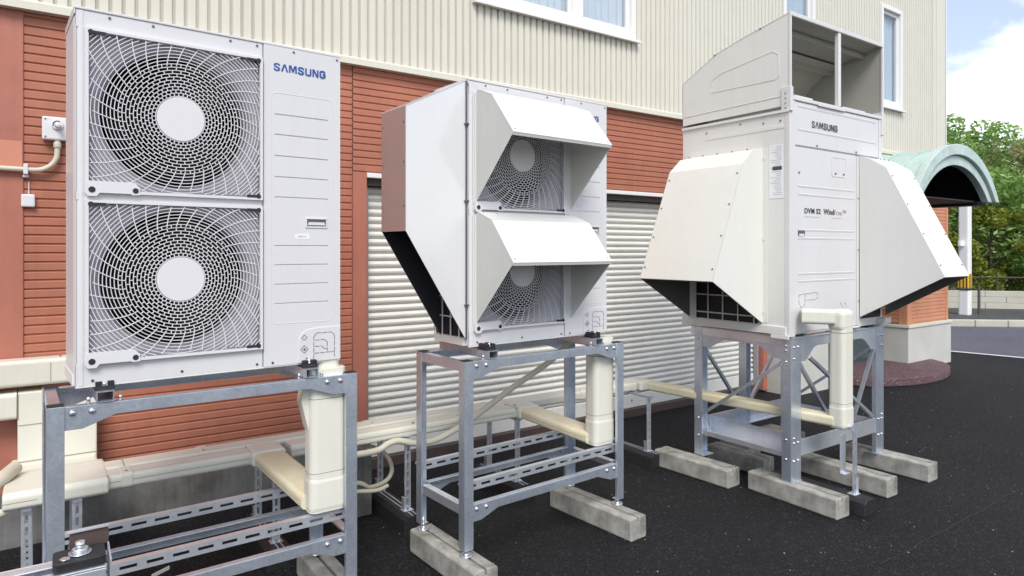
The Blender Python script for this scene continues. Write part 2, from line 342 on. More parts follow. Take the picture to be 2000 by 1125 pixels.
def wordmark(name, word, x, z, width, height, m, parent, y, st=.0062, wide={'M': 1.18}):
    mb = MB(); tot = sum(wide.get(c, .92) for c in word)+.36*(len(word)-1); u = width/tot; px = x; k = 0
    for c in word:
        w_ = wide.get(c, .92)*u
        for pl in GL[c]:
            P = [Vector((px+a*w_, z+st*.45+b*(height-st*.9))) for a, b in pl]
            for p, q in zip(P, P[1:]):
                d = (q-p); d.normalize(); n_ = Vector((-d.y, d.x))*st/2; e = d*st*.28; k += 1; yy = y-.00004*k
                mb.prism([tuple(p-e+n_), tuple(q+e+n_), tuple(q+e-n_), tuple(p-e-n_)], 'y', yy-.0006, yy)
        px += w_+.36*u
    return mb.build(name, m, parent)
def rrect(x0, x1, y0, y1, r, n=4, corners=(1, 1, 1, 1)):
    P = []
    for (cx, cy, a0, on) in ((x1-r, y0+r, -90, corners[0]), (x1-r, y1-r, 0, corners[1]), (x0+r, y1-r, 90, corners[2]), (x0+r, y0+r, 180, corners[3])):
        if on:
            for i in range(n+1):
                a = R(a0+90*i/n); P.append((cx+r*math.cos(a), cy+r*math.sin(a)))
        else:
            P.append((x1 if cx > (x0+x1)/2 else x0, y0 if cy < (y0+y1)/2 else y1))
    return P
def struct(o): o['kind'] = 'structure'; return o

# ================================================================== THE SETTING
def sheet(name, pts, z, m):
    me = bpy.data.meshes.new(name); me.from_pydata([(x, y, z) for x, y in pts], [], [tuple(range(len(pts)))]); me.materials.append(M[m])
    o = bpy.data.objects.new(name, me); COL.objects.link(o); return struct(o)
sheet('ground', [(-300, -300), (300, -300), (300, 300), (-300, 300)], 0, 'asphalt')
KD = Vector((1.16, -1.0, 0)).normalized(); KN = Vector((-KD.y, KD.x, 0))      # kerb direction, normal away from camera
K0 = Vector((14.83, 5.97, 0))
def kp(a, b): q = K0+KD*a+KN*b; return (q.x, q.y)
sheet('road', [(11.34, 8.9), (11.26, 4.4), (11.42, 3.5), (11.7, 0), (14, -16), (60, -60), kp(60, 0), kp(-4.0, 0)], .004, 'road')
jt = MB(); jt.bar((2.72, 1.03, .0035), (9.6, -.9, .0035), .008, .001, up=(0, 1, 0)) if False else None
ja, jb = Vector((3.37, 1.63, 0)), Vector((7.38, 1.62, 0)); jn = Vector((.0, .003, 0)); pts_ = []
rj = random.Random(2)
for i in range(41): pts_.append(ja+(jb-ja)*(i/40)+Vector((0, rj.uniform(-.006, .006), 0)))
jt = MB(); jt.add([tuple(p-jn+Vector((0, 0, .003))) for p in pts_]+[tuple(p+jn+Vector((0, 0, .003))) for p in pts_], [(i, i+1, i+42, i+41) for i in range(40)])
struct(jt.build_one('asphalt_joint', 'dark'))
mk = MB()
edge = [(11.36, 9), (11.24, 4.48), (11.40, 3.54), (11.72, 0), (14, -16)]
vs = [(x, y, .009) for x, y in edge]+[(x+.11, y, .009) for x, y in edge]
mk.add(vs, [(i, i+1, i+6, i+5)[::-1] for i in range(4)]); struct(mk.build('road_marking', 'paint'))
k = MB(); c = K0
m4 = Matrix((KD, KN, Vector((0, 0, 1)))).transposed().to_4x4(); m4.translation = K0; k.M = m4
for i in range(-22, 60): k.box(i*.62, i*.62+.61, 0, .16, 0, .14)
struct(k.build('kerb', 'kerb', bevel=.015))
k = MB(); k.M = m4; k.box(-14, 40, .165, 40, 0, .125); struct(k.build('pavement', 'walk'))

# ---------------- building
WY = 4.35
BD = empty('commercial_building', (0, WY, 0))
tag(BD, 'building with cream ribbed metal cladding above terracotta grooved siding and a roller shutter', 'building')
# local y = world y - 4.35 ; outward is -y
# --- ribbed cladding
XR = 10.80
wins = [(2.70, 4.41, 3.46, 4.95), (6.72, 7.35, 3.43, 4.76), (8.90, 9.47, 3.43, 4.76), (-1.9, -.2, 3.46, 4.95)]
PT = .0635
def clad(mb, x0, x1, z0, z1, yf=-.03):
    xs = []
    i0 = math.floor(x0/PT)
    prof = [(0, 0), (.042, 0), (.0465, .021), (.0555, .021), (.0625, 0)]
    pts = []
    i = i0
    while i*PT < x1+PT:
        for dx, dy in prof: pts.append((i*PT+dx, yf+dy))
        i += 1
    P = [p for p in pts if x0 < p[0] < x1]
    P = [(x0, P[0][1])]+P+[(x1, P[-1][1])]
    n_ = len(P)
    mb.add([(a, b, z0) for a, b in P]+[(a, b, z1) for a, b in P], [(i, i+1, i+1+n_, i+n_) for i in range(n_-1)])
c = MB(); ZT = 7.6
xs = [-7.0]; 
for (a, b_, z0, z1) in sorted(wins):
    clad(c, xs[-1], a, 2.86, ZT); clad(c, a, b_, 2.86, z0); clad(c, a, b_, z1, ZT); xs.append(b_)
clad(c, xs[-1], XR-.42, 2.86, ZT)
c.build('ribbed_cladding', 'clad', BD)
c = MB(); c.box(XR-.42, XR-.40, -.045, .0, 2.86, ZT); c.box(XR-.40, XR, -.034, 6, 2.86, ZT)
c.box(XR-.30, XR-.29, -.042, -.034, 2.86, ZT)
c.build('corner_trim', 'flash', BD)
c = MB(); c.box(XR, XR+.012, -.034, 6, 2.86, ZT); c.build('corner_edge_strip', 'brown', BD)  # dark brown strip along the corner edge
c = MB(); c.box(XR+.012, XR+.09, -.02, .05, 2.3, ZT); c.build('downpipe', 'lintel', BD, bevel=.01)
c = MB(); c.prism([(-.004, 2.805), (-.062, 2.805), (-.062, 2.845), (-.034, 2.862), (-.004, 2.862)], 'x', -7, XR+.01)
for x in (-2.2, 1.05, 2.30, 5.2, 8.3): c.box(x, x+.012, -.065, -.0625, 2.803, 2.85)
c.build('base_flashing', 'flash', BD)
c = MB(); c.box(-7, XR, .075, 6, 2.0, ZT-.01); c.box(-7, XR, .03, .074, 2.0, 3.40); c.box(-7, 1.83, .03, 6, -.1, 2.0); c.box(6.6, XR, .2, 6, -.1, 2.0); c.build('wall_core', 'brown', BD)
c = MB(); c.box(-7, XR+.1, -.08, 6.1, ZT, ZT+.16); c.build('roof_edge', 'flash', BD, bevel=.02)
# --- grooved siding (terracotta)
def siding(mb, x0, x1, z0, z1, pitch=.048, yf=-.004, side=None):
    P = []; z = z0; i = 0
    while z < z1-1e-4:
        zt = min(z+pitch, z1)
        P += [(yf+.009, z), (yf+.009, z+.006), (yf+.0008, z+.0105), (yf-.0, zt-.004), (yf+.003, zt-.0002)]
        z = zt
    n_ = len(P)
    if side is None: mb.add([(x0, a, b) for a, b in P]+[(x1, a, b) for a, b in P], [(i, i+n_, i+1+n_, i+1) for i in range(n_-1)])
    else: mb.add([(x0+a, side[0], b) for a, b in P]+[(x0+a, side[1], b) for a, b in P], [(i, i+1, i+1+n_, i+n_)[::-1] for i in range(n_-1)])
c = MB()
siding(c, -.085, 1.722, .28, 2.805); siding(c, 1.731, 6.62, 2.085, 2.805); siding(c, 7.13, 9.05, 2.15, 2.805)
siding(c, -7, -.62, .28, 2.805)
c.build('grooved_siding', 'siding', BD)
c = MB(); c.box(-.62, -.085, -.012, .03, .28, 2.803); c.box(1.731, 1.83, -.010, .10, .02, 2.083); c.box(6.40, 6.5, -.010, .10, .02, 2.083)
c.box(1.7215, 1.7315, .0045, .03, .28, 2.8)
c.build('plain_pilaster', 'smooth', BD, bevel=.003)
c = MB(); c.box(-.618, -.09, -.0145, -.0125, 1.98, 2.12); c.build('repaint_patch', 'patch', BD)
c = MB(); c.box(-7, 1.74, -.03, .03, -.05, .28)
c.build('foundation', 'found', BD, bevel=.006)
# --- roller shutter
SH = MB(); P = []; z = .20; sp = .053
while z < 2.06:
    P += [(.125, z), (.112, z+.006), (.100, z+.018), (.098, z+.030), (.106, z+.044), (.120, z+.051)]; z += sp
n_ = len(P); SH.add([(1.83, a, b) for a, b in P]+[(6.40, a, b) for a, b in P], [(i, i+n_, i+1+n_, i+1) for i in range(n_-1)])
sh = SH.build('roller_shutter', 'shutter', BD)
c = MB(); c.box(1.83, 6.4, .095, .13, .075, .197); c.build('bottom_rail', 'shutter', sh, bevel=.004)
c = MB()
for x in (2.2, 2.75, 3.6, 4.5, 5.4): c.cyl((x, .095, .14), (0, -1, 0), .009, .004, 8)
c.build('rail_screw', 'screw', sh)
c = MB(); c.box(1.83, 6.4, -.018, .09, 2.05, 2.083); c.box(1.83, 6.4, .04, .09, 2.0, 2.05); c.build('shutter_lintel', 'lintel', BD, bevel=.004)
c = MB(); c.box(1.83, 6.4, .045, .13, 0, .074); c.build('shutter_threshold', 'brown', BD, bevel=.004)
c = MB(); c.box(1.831, 1.866, .05, .094, .075, 1.999); c.box(6.365, 6.399, .05, .094, .075, 1.999); c.build('shutter_guide', 'seam', BD)
# --- windows
def window(x0, x1, z0, z1, mull):
    f = MB(); t = .055
    f.box(x0, x1, -.052, .05, z0, z0+t); f.box(x0, x1, -.052, .05, z1-t, z1)
    f.box(x0, x0+t, -.052, .05, z0+t, z1-t); f.box(x1-t, x1, -.052, .05, z0+t, z1-t)
    for m_ in mull: f.box(m_-.045, m_+.045, -.038, .03, z0+t, z1-t)
    fr = f.build('window', 'frame', BD, bevel=.004)
    # inner sash, sill, pane, curtain
    s_ = MB(); edges = [x0+t]+[q for m_ in mull for q in (m_-.045, m_+.045)]+[x1-t]
    for a, b_ in zip(edges[::2], edges[1::2]):
        s_.box(a, b_, -.015, .02, z0+t, z0+t+.045); s_.box(a, b_, -.015, .02, z1-t-.045, z1-t); s_.box(a, a+.04, -.015, .02, z0+t+.045, z1-t-.045); s_.box(b_-.04, b_, -.015, .02, z0+t+.045, z1-t-.045)
    s_.build('sash', 'frame', fr, bevel=.003)
    s_ = MB(); s_.prism([(-.03, z0-.028), (-.085, z0-.034), (-.085, z0-.014), (-.03, z0-.002)], 'x', x0-.03, x1+.03); s_.build('sill', 'frame', fr)
    g_ = MB()
    for a, b_ in zip(edges[::2], edges[1::2]): g_.box(a+.041, b_-.041, .0, .006, z0+t+.046, z1-t-.046)
    g_.build('pane', 'glass', fr)
    cu = MB(); P = []; nn = int((x1-x0)/.012)
    for i in range(nn+1):
        x = x0+.03+(x1-x0-.06)*i/nn; P.append((x, .050+.014*math.sin(x*75+2*math.sin(x*5))+.006*math.sin(x*23+1)))
    k_ = len(P); cu.add([(a, b_, z0+.02) for a, b_ in P]+[(a, b_, z1-.02) for a, b_ in P], [(i, i+1, i+1+k_, i+k_) for i in range(k_-1)], True)
    cu.build('curtain', 'curtain', fr)
window(2.70, 4.41, 3.46, 4.95, [3.72]); window(6.72, 7.35, 3.43, 4.76, []); window(8.90, 9.47, 3.43, 4.76, []); window(-1.9, -.2, 3.46, 4.95, [-1.05])
# --- porch: piers, door, canopy
def pier(x0, x1, yf, xs0):
    p = MB(); yo = yf-WY
    # front face siding between plain corner boards
    siding(p, x0+.12, x1-.05, .60, 2.45, yf=yo); siding(p, x0, 0, .60, 2.45, side=(yo+.10, .03))
    pr = p.build('pier_siding', 'pier', BD)
    p = MB(); p.box(x0-.006, x0+.12, yo-.010, yo+.10, .585, 2.46); p.box(x1-.05, x1+.004, yo-.010, .03, .585, 2.46); p.box(x0+.12, x1-.05, yo+.012, .03, .585, 2.46); p.box(x0+.02, x0+.1, yo+.1, .03, .585, 2.46)
    p.build('corner_board', 'pier', pr, bevel=.004)
    p = MB(); p.box(x0-.03, x1+.03, yo-.035, .03, -.05, .545); p.build('pier_base', 'pierbase', BD, bevel=.008)
    p = MB(); p.box(x0-.045, x1+.045, yo-.05, .03, .5455, .583); p.build('pier_base_cap', 'flash', BD, bevel=.004)
pier(6.50, 7.13, 4.07, 0); pier(9.07, 10.25, 4.07, 0)
c = MB(); c.box(10.2, XR, .0, 1, -.02, 2.804); c.build('end_wall', 'pier', BD)
c = MB(); c.box(7.13, 9.07, .10, .19, .1, 2.3); d_ = c.build('entrance_door', 'doorglass', BD)
c = MB()
for x in (7.15, 8.06, 8.14, 8.98): c.box(x, x+.06, .05, .098, .1, 2.12)
c.box(7.15, 9.04, .05, .0975, 2.12, 2.2); c.build('door_frame', 'brown', d_)
CN = empty('arched_canopy', (8.1, WY, 0))
CN.name = 'canopy'
CN.parent = BD; CN.location = (8.1, 0, 0)
CNo = MB()
# barrel vault: half width 1.0, crown 2.63, spring 2.14, from y=-.03 to -1.2
def arc(hw, zc, zs, n=22): 
    # circular segment through (-hw,zs),(0,zc),(hw,zs)
    h = zc-zs; r = (hw*hw+h*h)/(2*h); a = math.asin(min(1, hw/r))
    if h > hw: a = math.pi-a
    return [(r*math.sin(-a+2*a*i/n), zc-r+r*math.cos(-a+2*a*i/n)) for i in range(n+1)]
OUT = arc(1.0, 2.64, 2.12); IN = arc(.97, 2.615, 2.12)
BD_c = BD; bpy.data.objects.remove(CN)
def band(mb, A, B, y0, y1):
    n_ = len(A)
    vs = [(8.1+a, y0, b_) for a, b_ in A]+[(8.1+a, y0, b_) for a, b_ in B]+[(8.1+a, y1, b_) for a, b_ in A]+[(8.1+a, y1, b_) for a, b_ in B]
    fs = []
    for i in range(n_-1):
        fs += [(i, i+1, n_+i+1, n_+i), (2*n_+i, 3*n_+i, 3*n_+i+1, 2*n_+i+1), (i, 2*n_+i, 2*n_+i+1, i+1), (n_+i, n_+i+1, 3*n_+i+1, 3*n_+i)]
    fs += [(0, n_, 3*n_, 2*n_), (n_-1, 3*n_-1, 4*n_-1, 2*n_-1)]
    mb.add(vs, fs)
band(CNo, OUT, IN, -1.195, -.032); cno = CNo.build('canopy_roof', 'copper', BD)
c = MB()
for y in (-.25, -.5, -.75, -1.0): band(c, arc(1.022, 2.664, 2.12), arc(1.001, 2.642, 2.12), y-.010, y+.010)
c.build('standing_seam', 'copper', cno)
c = MB(); band(c, arc(1.04, 2.69, 2.10), arc(.94, 2.575, 2.10), -1.27, -1.197); c.build('canopy_rim', 'copperpale', cno, bevel=.006)
c = MB(); band(c, arc(.935, 2.57, 2.10), arc(.82, 2.465, 2.10), -1.235, -1.16); c.build('canopy_fascia', 'copperpale', cno, bevel=.006)
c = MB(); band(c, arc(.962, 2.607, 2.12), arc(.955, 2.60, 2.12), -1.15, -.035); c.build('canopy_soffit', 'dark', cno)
c = MB(); c.box(8.1+.79, 8.1+1.0, -1.15, -.035, 2.07, 2.118); c.box(8.1-1.0, 8.1-.79, -1.15, -.035, 2.07, 2.118)
c.box(8.1-.79, 8.1+.79, -1.12, -.035, 2.10, 2.118); c.build('canopy_gutter', 'dark', cno, bevel=.005)
c = MB()
for i in range(46):
    a = 2*math.pi*i/46; c.v.append((8.58+1.08*math.cos(a), -.24+.60*math.sin(a), 0))
pl = [(x, y) for x, y, _ in c.v]; c = MB()
pl = [(x, y) for x, y in pl if y < .25 or True]
c.prism(pl, 'z', .002, .10); st = c.build('entrance_step', 'terrazzo', None, bevel=.012)
st.location = (0, WY, 0); tag(st, 'low oval step of dark reddish pebble-wash concrete at the entrance piers', 'step')

# ---------------- wall fittings
J = empty('junction_box', (0, WY, 0)); tag(J, 'white plastic switch box on the terracotta siding feeding a bent conduit', 'electrical box')
c = MB(); c.box(-.006, .135, -.055, -.006, 2.135, 2.258); c.build('box_body', 'pvc', J, bevel=.008)
c = MB(); c.cyl((.062, -.055, 2.215), (0, -1, 0), .026, .012, 18); c.cyl((.062, -.066, 2.215), (.12, -1, -.25), .015, .045, 12, r2=.012, dome=.004)
c.cyl((.115, -.055, 2.19), (0, -1, 0), .017, .006, 14); c.build('rotary_knob', 'pvc', J, bevel=.002)
c = MB(); c.tube([(.062+.020*math.cos(a), -.0685, 2.215+.020*math.sin(a)) for a in [R(60+20*i) for i in range(8)]], .0022, 5); c.build('knob_ring', 'dark', J)
c = MB()
for x, z in ((.009, 2.243), (.009, 2.150), (.118, 2.243), (.118, 2.150)): c.cyl((x, -.0552, z), (0, -1, 0), .0045, .002, 8)
c.build('screw', 'screw', J)
cdt = MB(); pts = [(.062, -.035, 2.14), (.062, -.035, 2.09)]
for i in range(1, 9): a = R(90*i/8); pts.append((.062-.10*(1-math.cos(a)), -.035, 2.07-.10*math.sin(a)))
pts += [(-.3, -.035, 1.972), (-1.6, -.035, 1.975)]
cdt.tube(pts, .0135, 12)
co = cdt.build('conduit', 'cable'); co.location = (0, WY, 0); tag(co, 'cream rigid conduit bending left from the white switch box across the terracotta wall', 'conduit')
c = MB(); c.cyl((.062, -.035, 2.095), (0, 0, 1), .018, .03, 12); c.build('coupling', 'cable', co, bevel=.002)
c = MB(); c.box(-.085, -.065, -.052, -.012, 1.945, 2.00); c.box(-.088, -.062, -.03, -.005, 1.93, 1.944); c.build('saddle_clip', 'pvc', co, bevel=.003)
c = MB(); c.box(-.095, -.035, -.032, -.006, 1.775, 1.842); so = c.build('wall_box', 'pvc', None, bevel=.007); so.location = (0, WY, 0)
tag(so, 'small square blank white box on the terracotta siding below the bent conduit', 'electrical box')
c = MB(); c.tube([(-.062, -.010, 1.842), (-.062, -.010, 1.91)], .003, 6); c.build('lead', 'pvc', so)

# ---------------- low wall, pole, fence
LW = MB(); L0 = Vector((18.05, 7.25, 0)); LD = Vector((1.12, -1.29, 0)).normalized(); LN = Vector((-LD.y, LD.x, 0))
ml = Matrix((LD, LN, Vector((0, 0, 1)))).transposed().to_4x4(); ml.translation = L0; LW.M = ml
for r_ in range(3):
    for i in range(-6, 22): LW.box(i*.9+(.45 if r_ % 2 else 0), i*.9+(.45 if r_ % 2 else 0)+.893, .0+r_*.006, .25, .125+r_*.143, .125+r_*.143+.139)
lw = LW.build('retaining_wall', 'kerb', None, bevel=.008); tag(lw, 'low pale block wall beyond the road under the green trees', 'wall')
F = empty('fence', (0, 0, 0)); tag(F, 'thin dark metal rail fence along the top of the low block wall', 'fence')
f = MB(); f.M = ml; f.tube([(-5, .15, .88), (18, .15, .88)], .018, 6); f.build('rail', 'brown', F)
for i in range(-4, 15):
    f = MB(); f.M = ml; f.tube([(i*1.2, .15, .54), (i*1.2, .15, .90)], .016, 6); f.build('post', 'brown', F)
PO = empty('sign_post', (16.55, 6.22, .125)); tag(PO, 'white roadside post with a yellow and black band near its foot', 'post')
c = MB(); c.box(-.10, .10, -.10, .10, -.02, 2.75); c.build('post', 'poster', PO, bevel=.03)
c = MB()
for k in range(-2, 3): c.box(-.108+.0, .108, -.108, .108, .58, .90) if k == 0 else None
c.build('reflective_band', 'yellow', PO, bevel=.02)
c = MB()
for k in (-.07, -.005, .06): c.box(k-.010, k+.010, -.112, -.1085, .58, .90); c.box(-.112, -.1085, k-.010, k+.010, .58, .90)
c.box(-.111, .111, -.111, .111, .545, .578); c.build('band_stripe', 'black', PO)
c = MB(); c.box(-.30, -.105, -.03, .03, 1.50, 1.62); c.box(.105, .2, -.03, .03, 1.58, 1.66); c.build('small_plate', 'poster', PO, bevel=.01)
c = MB(); c.tube([(16.95, 6.1, .13), (16.95, 6.1, .75)], .03, 8); o = c.build('bollard', 'screw'); tag(o, 'thin grey metal stake just right of the white roadside post', 'bollard')

# ---------------- vegetation
def leaves(mb, c, rx, rz, n, s, rnd):
    for _ in range(n):
        # bias toward shell
        while True:
            p = Vector((rnd.uniform(-1, 1), rnd.uniform(-1, 1), rnd.uniform(-1, 1)))
            if p.length < 1 and p.length > .001: break
        p = p.normalized()*(p.length**.45)
        q = Vector((c[0]+p.x*rx, c[1]+p.y*rx, c[2]+p.z*rz))
        a = Vector((rnd.gauss(0, 1), rnd.gauss(0, 1), rnd.gauss(0, .6))).normalized(); b_ = a.cross(Vector((rnd.gauss(0, 1), rnd.gauss(0, 1), rnd.gauss(0, 1)))).normalized()
        l = s*rnd.uniform(.7, 1.4); w_ = l*.42
        o_ = len(mb.v)
        mb.v += [tuple(q-a*l*.5), tuple(q+b_*w_*.5), tuple(q+a*l*.5), tuple(q-b_*w_*.5)]; mb.f.append((o_, o_+1, o_+2, o_+3)); mb.sm.append(False)
def tree(name, x, y, z0, h, cr, mt, seed, label, cat, group, clumps=34, per=260, ls=.13, low=.35, tr=.11):
    rnd = random.Random(seed); T = empty(name, (x, y, z0)); tag(T, label, cat, group)
    t = MB(); t.tube([(0, 0, -.05), (.03, .02, h*.3), (-.02, .05, h*.6), (0, 0, h*.9)], [tr, tr*.8, tr*.5, tr*.15], 8)
    cs = []
    for i in range(clumps):
        f_ = rnd.random(); zz = h*(low+(1-low)*f_); rr = cr*math.sqrt(max(.05, 1-((f_-.35)/.72)**2))
        a = rnd.uniform(0, 2*math.pi); d = rr*math.sqrt(rnd.random())
        cs.append((d*math.cos(a), d*math.sin(a), zz))
    for c_ in cs[:14]: t.tube([(0, 0, max(.1, c_[2]*.6)), (c_[0]*.5, c_[1]*.5, c_[2]*.85), c_], [tr*.35, tr*.22, tr*.06], 5)
    t.build('trunk', 'bark', T)
    l = MB()
    for c_ in cs:
        s_ = rnd.uniform(.6, 1.25); leaves(l, c_, cr*.30*s_, cr*.24*s_, int(per*s_), ls, rnd)
    l.build('crown', mt, T)
GT = 'trees beyond the road'
tree('leafy_tree', 21.0, 8.0, 0, 5.0, 1.7, 'leaf', 3, 'tall airy green tree rising right beside the building corner', 'tree', GT, clumps=44, per=240, ls=.15, low=.25)
tree('leafy_tree', 23.0, 7.5, 0, 4.5, 1.9, 'leafr', 5, 'rounded tree with rusty flower tips at the right picture edge', 'tree', GT, clumps=40, per=300, ls=.13, low=.2)
tree('leafy_tree', 19.6, 11.0, 0, 4.9, 2.0, 'leaf', 9, 'green tree standing hidden behind the building corner', 'tree', GT, clumps=34, per=220, ls=.15, low=.25)
tree('leafy_tree', 26.0, 3.4, 0, 4.6, 2.2, 'leaf', 12, 'green tree past the right picture edge', 'tree', GT, clumps=34, per=220, ls=.15, low=.25)
tree('leafy_tree', 30.0, 10.7, 0, 5.4, 3.0, 'leaf', 15, 'far green tree filling the gap behind the front trees', 'tree', GT, clumps=40, per=240, ls=.18, low=.1)
GS = 'shrubs behind the low wall'
def shrub(x, y, h, cr, mt, seed, label, per=300, cl=26):
    tree('shrub', x, y, .2, h, cr, mt, seed, label, 'shrub', GS, clumps=cl, per=per, ls=.11, low=.12, tr=.05)
shrub(19.0, 8.0, 2.5, 1.05, 'leafy', 21, 'bright yellow-green shrub just left of the white roadside post')
shrub(20.0, 6.9, 2.3, 1.05, 'leafy', 22, 'yellow-green layered shrub behind the white roadside post')
shrub(20.7, 5.9, 2.2, 1.1, 'leaf', 23, 'dense deep green shrub at the right picture edge behind the low wall')
shrub(22.0, 7.9, 3.1, 1.3, 'leaf', 24, 'taller green shrub under the airy tree')
shrub(18.2, 9.3, 2.4, 1.0, 'leafy', 25, 'yellow-green shrub beside the terracotta pier')
shrub(21.8, 4.6, 2.4, 1.2, 'leaf', 26, 'green shrub past the right picture edge')
hl = MB(); rnd = random.Random(50)
for i in range(70): leaves(hl, (19.3+i*.075+rnd.uniform(-.2, .3), 7.9-i*.085+rnd.uniform(-.2, .3), .62+rnd.uniform(-.05, .12)), .34, .24, 80, .09, rnd)
o = hl.build('ground_cover', 'leaf'); tag(o, 'low leafy ground cover along the top of the low wall', 'ground cover', kind='stuff')

# ================================================================== STEEL FRAMES
def slotted(mb, L, h=.042, d=.030, t=.003, pitch=.085, slot=.055):
    """C strut along +x from origin, slots in front face (-y side) and top; open below"""
    for face in (0, 1):
        old = mb.M
        if face == 1: mb.M = old @ Matrix.Translation((0, d*.5, h*.5)) @ Matrix.Rotation(R(-90), 4, 'X') @ Matrix.Translation((0, -h*.5, -d*.5))
        H = h if face == 0 else d; y0 = 0
        if face == 0: a0, a1 = H*.5-.006, H*.5+.006
        else: a0, a1 = H*.5-.005, H*.5+.005
        if face == 0:
            mb.box(0, L, 0, t, 0, a0); mb.box(0, L, 0, t, a1, H)
            x = 0
            while x < L:
                mb.box(x, min(L, x+pitch-slot), 0, t, a0, a1); x += pitch
        mb.M = old
    mb.box(0, L, t, d, h-t, h-.0004); mb.box(0, L, d-t, d, h-.012, h-t)
    mb.box(0, L, t, .008, 0.0, t)
def gusset(L, h=.042, H=.078):
    return [(0, 0), (L, 0), (L, -H), (L-.05, -H), (L-.15, -h), (.15, -h), (.05, -H), (0, -H)]
def bolts(mb, pts, d=(0, -1, 0), r=.0095):
    for p in pts: mb.cyl(p, d, r*1.25, .0018, 14); mb.cyl(Vector(p)+Vector(d)*.0018, d, r, .002, 12, dome=.0045)
def block(mb, x0, x1, y0, y1, h=.12, groove=True):
    """concrete kerb-like sleeper with a groove along its top, long axis y"""
    xm = (x0+x1)/2; g_ = .007
    if groove: P = [(x0+.006, 0), (x1-.006, 0), (x1, .01), (x1, h-.008), (x1-.008, h), (xm+g_, h), (xm+g_*.6, h-.03), (xm-g_*.6, h-.03), (xm-g_, h), (x0+.008, h), (x0, h-.008), (x0, .01)]
    else: P = [(x0, 0), (x1, 0), (x1, h-.008), (x1-.008, h), (x0+.008, h), (x0, h-.008)]
    mb.prism(P, 'y', y0, y1)
def stand12(W=1.08, D=.44, top=1.03):
    T = empty('equipment_stand', (0, 0, 0)); wl = .05; t = .005
    for sx in (0, 1):
        for sy in (0, 1):
            l = MB(); x0 = 0 if sx == 0 else W; sgn = 1 if sx == 0 else -1
            y0 = 0 if sy == 0 else D; sg2 = 1 if sy == 0 else -1
            l.box(x0, x0+sgn*wl, y0, y0+sg2*t, .152, top); l.box(x0, x0+sgn*t, y0+sg2*t, y0+sg2*wl, .152, top)
            l.box(x0+sgn*(wl-t), x0+sgn*wl, y0+sg2*t, y0+sg2*.018, .152, top)
            lg = l.build('leg', 'steel', T, bevel=.0012)
            fx, fy = x0+sgn*.026, y0+sg2*.026
            f_ = MB(); f_.cyl((fx, fy, .1215), (0, 0, 1), .034, .005, 20, r2=.030); f_.cyl((fx, fy, .126), (0, 0, 1), .018, .010, 16, r2=.013)
            f_.cyl((fx, fy, .13), (0, 0, 1), .007, .05, 10); f_.cyl((fx, fy, .143), (0, 0, 1), .013, .008, 6)
            f_.box(x0+sgn*t, x0+sgn*.045, y0+sg2*t, y0+sg2*.045, .150, .1535)
            f_.build('adjustable_foot', 'bolt', lg)
            c_ = MB(); c_.box(x0+sgn*.0005, x0+sgn*(wl-.0005), y0+sg2*.0005, y0+sg2*(wl-.0005), top+.0005, top+.003); c_.build('end_cap', 'black', lg)
    # top rails front/back
    for sy in (0, 1):
        y0 = .0055 if sy == 0 else D-.0055; sg = 1 if sy == 0 else -1
        for zt, nm in ((top-.004, 'top_rail'), (.355, 'lower_rail')):
            r_ = MB(); r_.prism([(a+wl+.0, zt+b_) for a, b_ in gusset(W-2*wl)], 'y', y0, y0+sg*.004)
            r_.box(wl, W-wl, y0+sg*.004, y0+sg*.034, zt-.004, zt)
            ro = r_.build(nm, 'steel', T, bevel=.001)
            b_ = MB(); dd = (0, -1, 0) if sy == 0 else (0, 1, 0)
            yb = y0 if sy == 0 else y0
            pp = [(wl+.022, yb, zt-.022), (wl+.078, yb, zt-.022), (W-wl-.022, yb, zt-.022), (W-wl-.078, yb, zt-.022)]
            bolts(b_, pp, dd)
            bolts(b_, [(p[0], y0+sg*.004, p[2]) for p in pp], (0, sg, 0), .007)
            b_.build('bolt', 'bolt', ro)
    for sx in (0, 1):
        x0 = .0055 if sx == 0 else W-.0055; sg = 1 if sx == 0 else -1
        for zt, nm in ((top-.004, 'top_side_rail'), (.355, 'lower_side_rail')):
            r_ = MB(); r_.box(x0, x0+sg*.004, .051, D-.051, zt-.045, zt); r_.box(x0+sg*.004, x0+sg*.036, .051, D-.051, zt-.004, zt)
            r_.build(nm, 'steel' if zt > .5 else 'steelb', T, bevel=.001)
    for y in (.045, D+.004):
        s_ = MB(); s_.M = Matrix.Translation((.012, y, .408)); slotted(s_, W-.024); s_.build('slotted_rail', 'steelb', T)
    # two cross channels carrying the unit, with rubber pads
    for x in (.14, W-.22):
        c_ = MB(); w_ = .052; c_.box(x, x+w_, .0, D, top, top+.003); c_.box(x, x+.003, .0, D, top+.003, top+.034); c_.box(x+w_-.003, x+w_, 0, D, top+.003, top+.034); c_.box(x, x+w_, 0, D, top+.034, top+.037)
        co_ = c_.build('cross_channel', 'steel', T)
        for y in (.02, D-.09):
            p_ = MB(); p_.box(x-.004, x+w_+.004, y, y+.07, top+.0375, top+.052); p_.box(x+.034, x+w_+.002, y, y+.07, top+.052, top+.068); p_.box(x-.002, x+.018, y, y+.07, top+.052, top+.068)
            p_.build('rubber_pad', 'black', co_, bevel=.002)
            p_ = MB(); p_.cyl((x+.026, y+.015, top+.052), (0, 0, 1), .005, .020, 10); p_.cyl((x+.026, y+.015, top+.053), (0, 0, 1), .010, .007, 6); p_.build('pad_bolt', 'bolt', co_)
        b_ = MB(); b_.cyl((x-.022, .018, top-.003), (0, 0, 1), .006, .022, 10, dome=.002); b_.cyl((x+w_+.02, .018, top-.003), (0, 0, 1), .006, .018, 10, dome=.002); b_.build('clamp_bolt', 'bolt', co_)
    return T
ST1 = stand12(); ST1.location = (.008, 2.655, 0); ST1.rotation_euler.z = R(1.5)
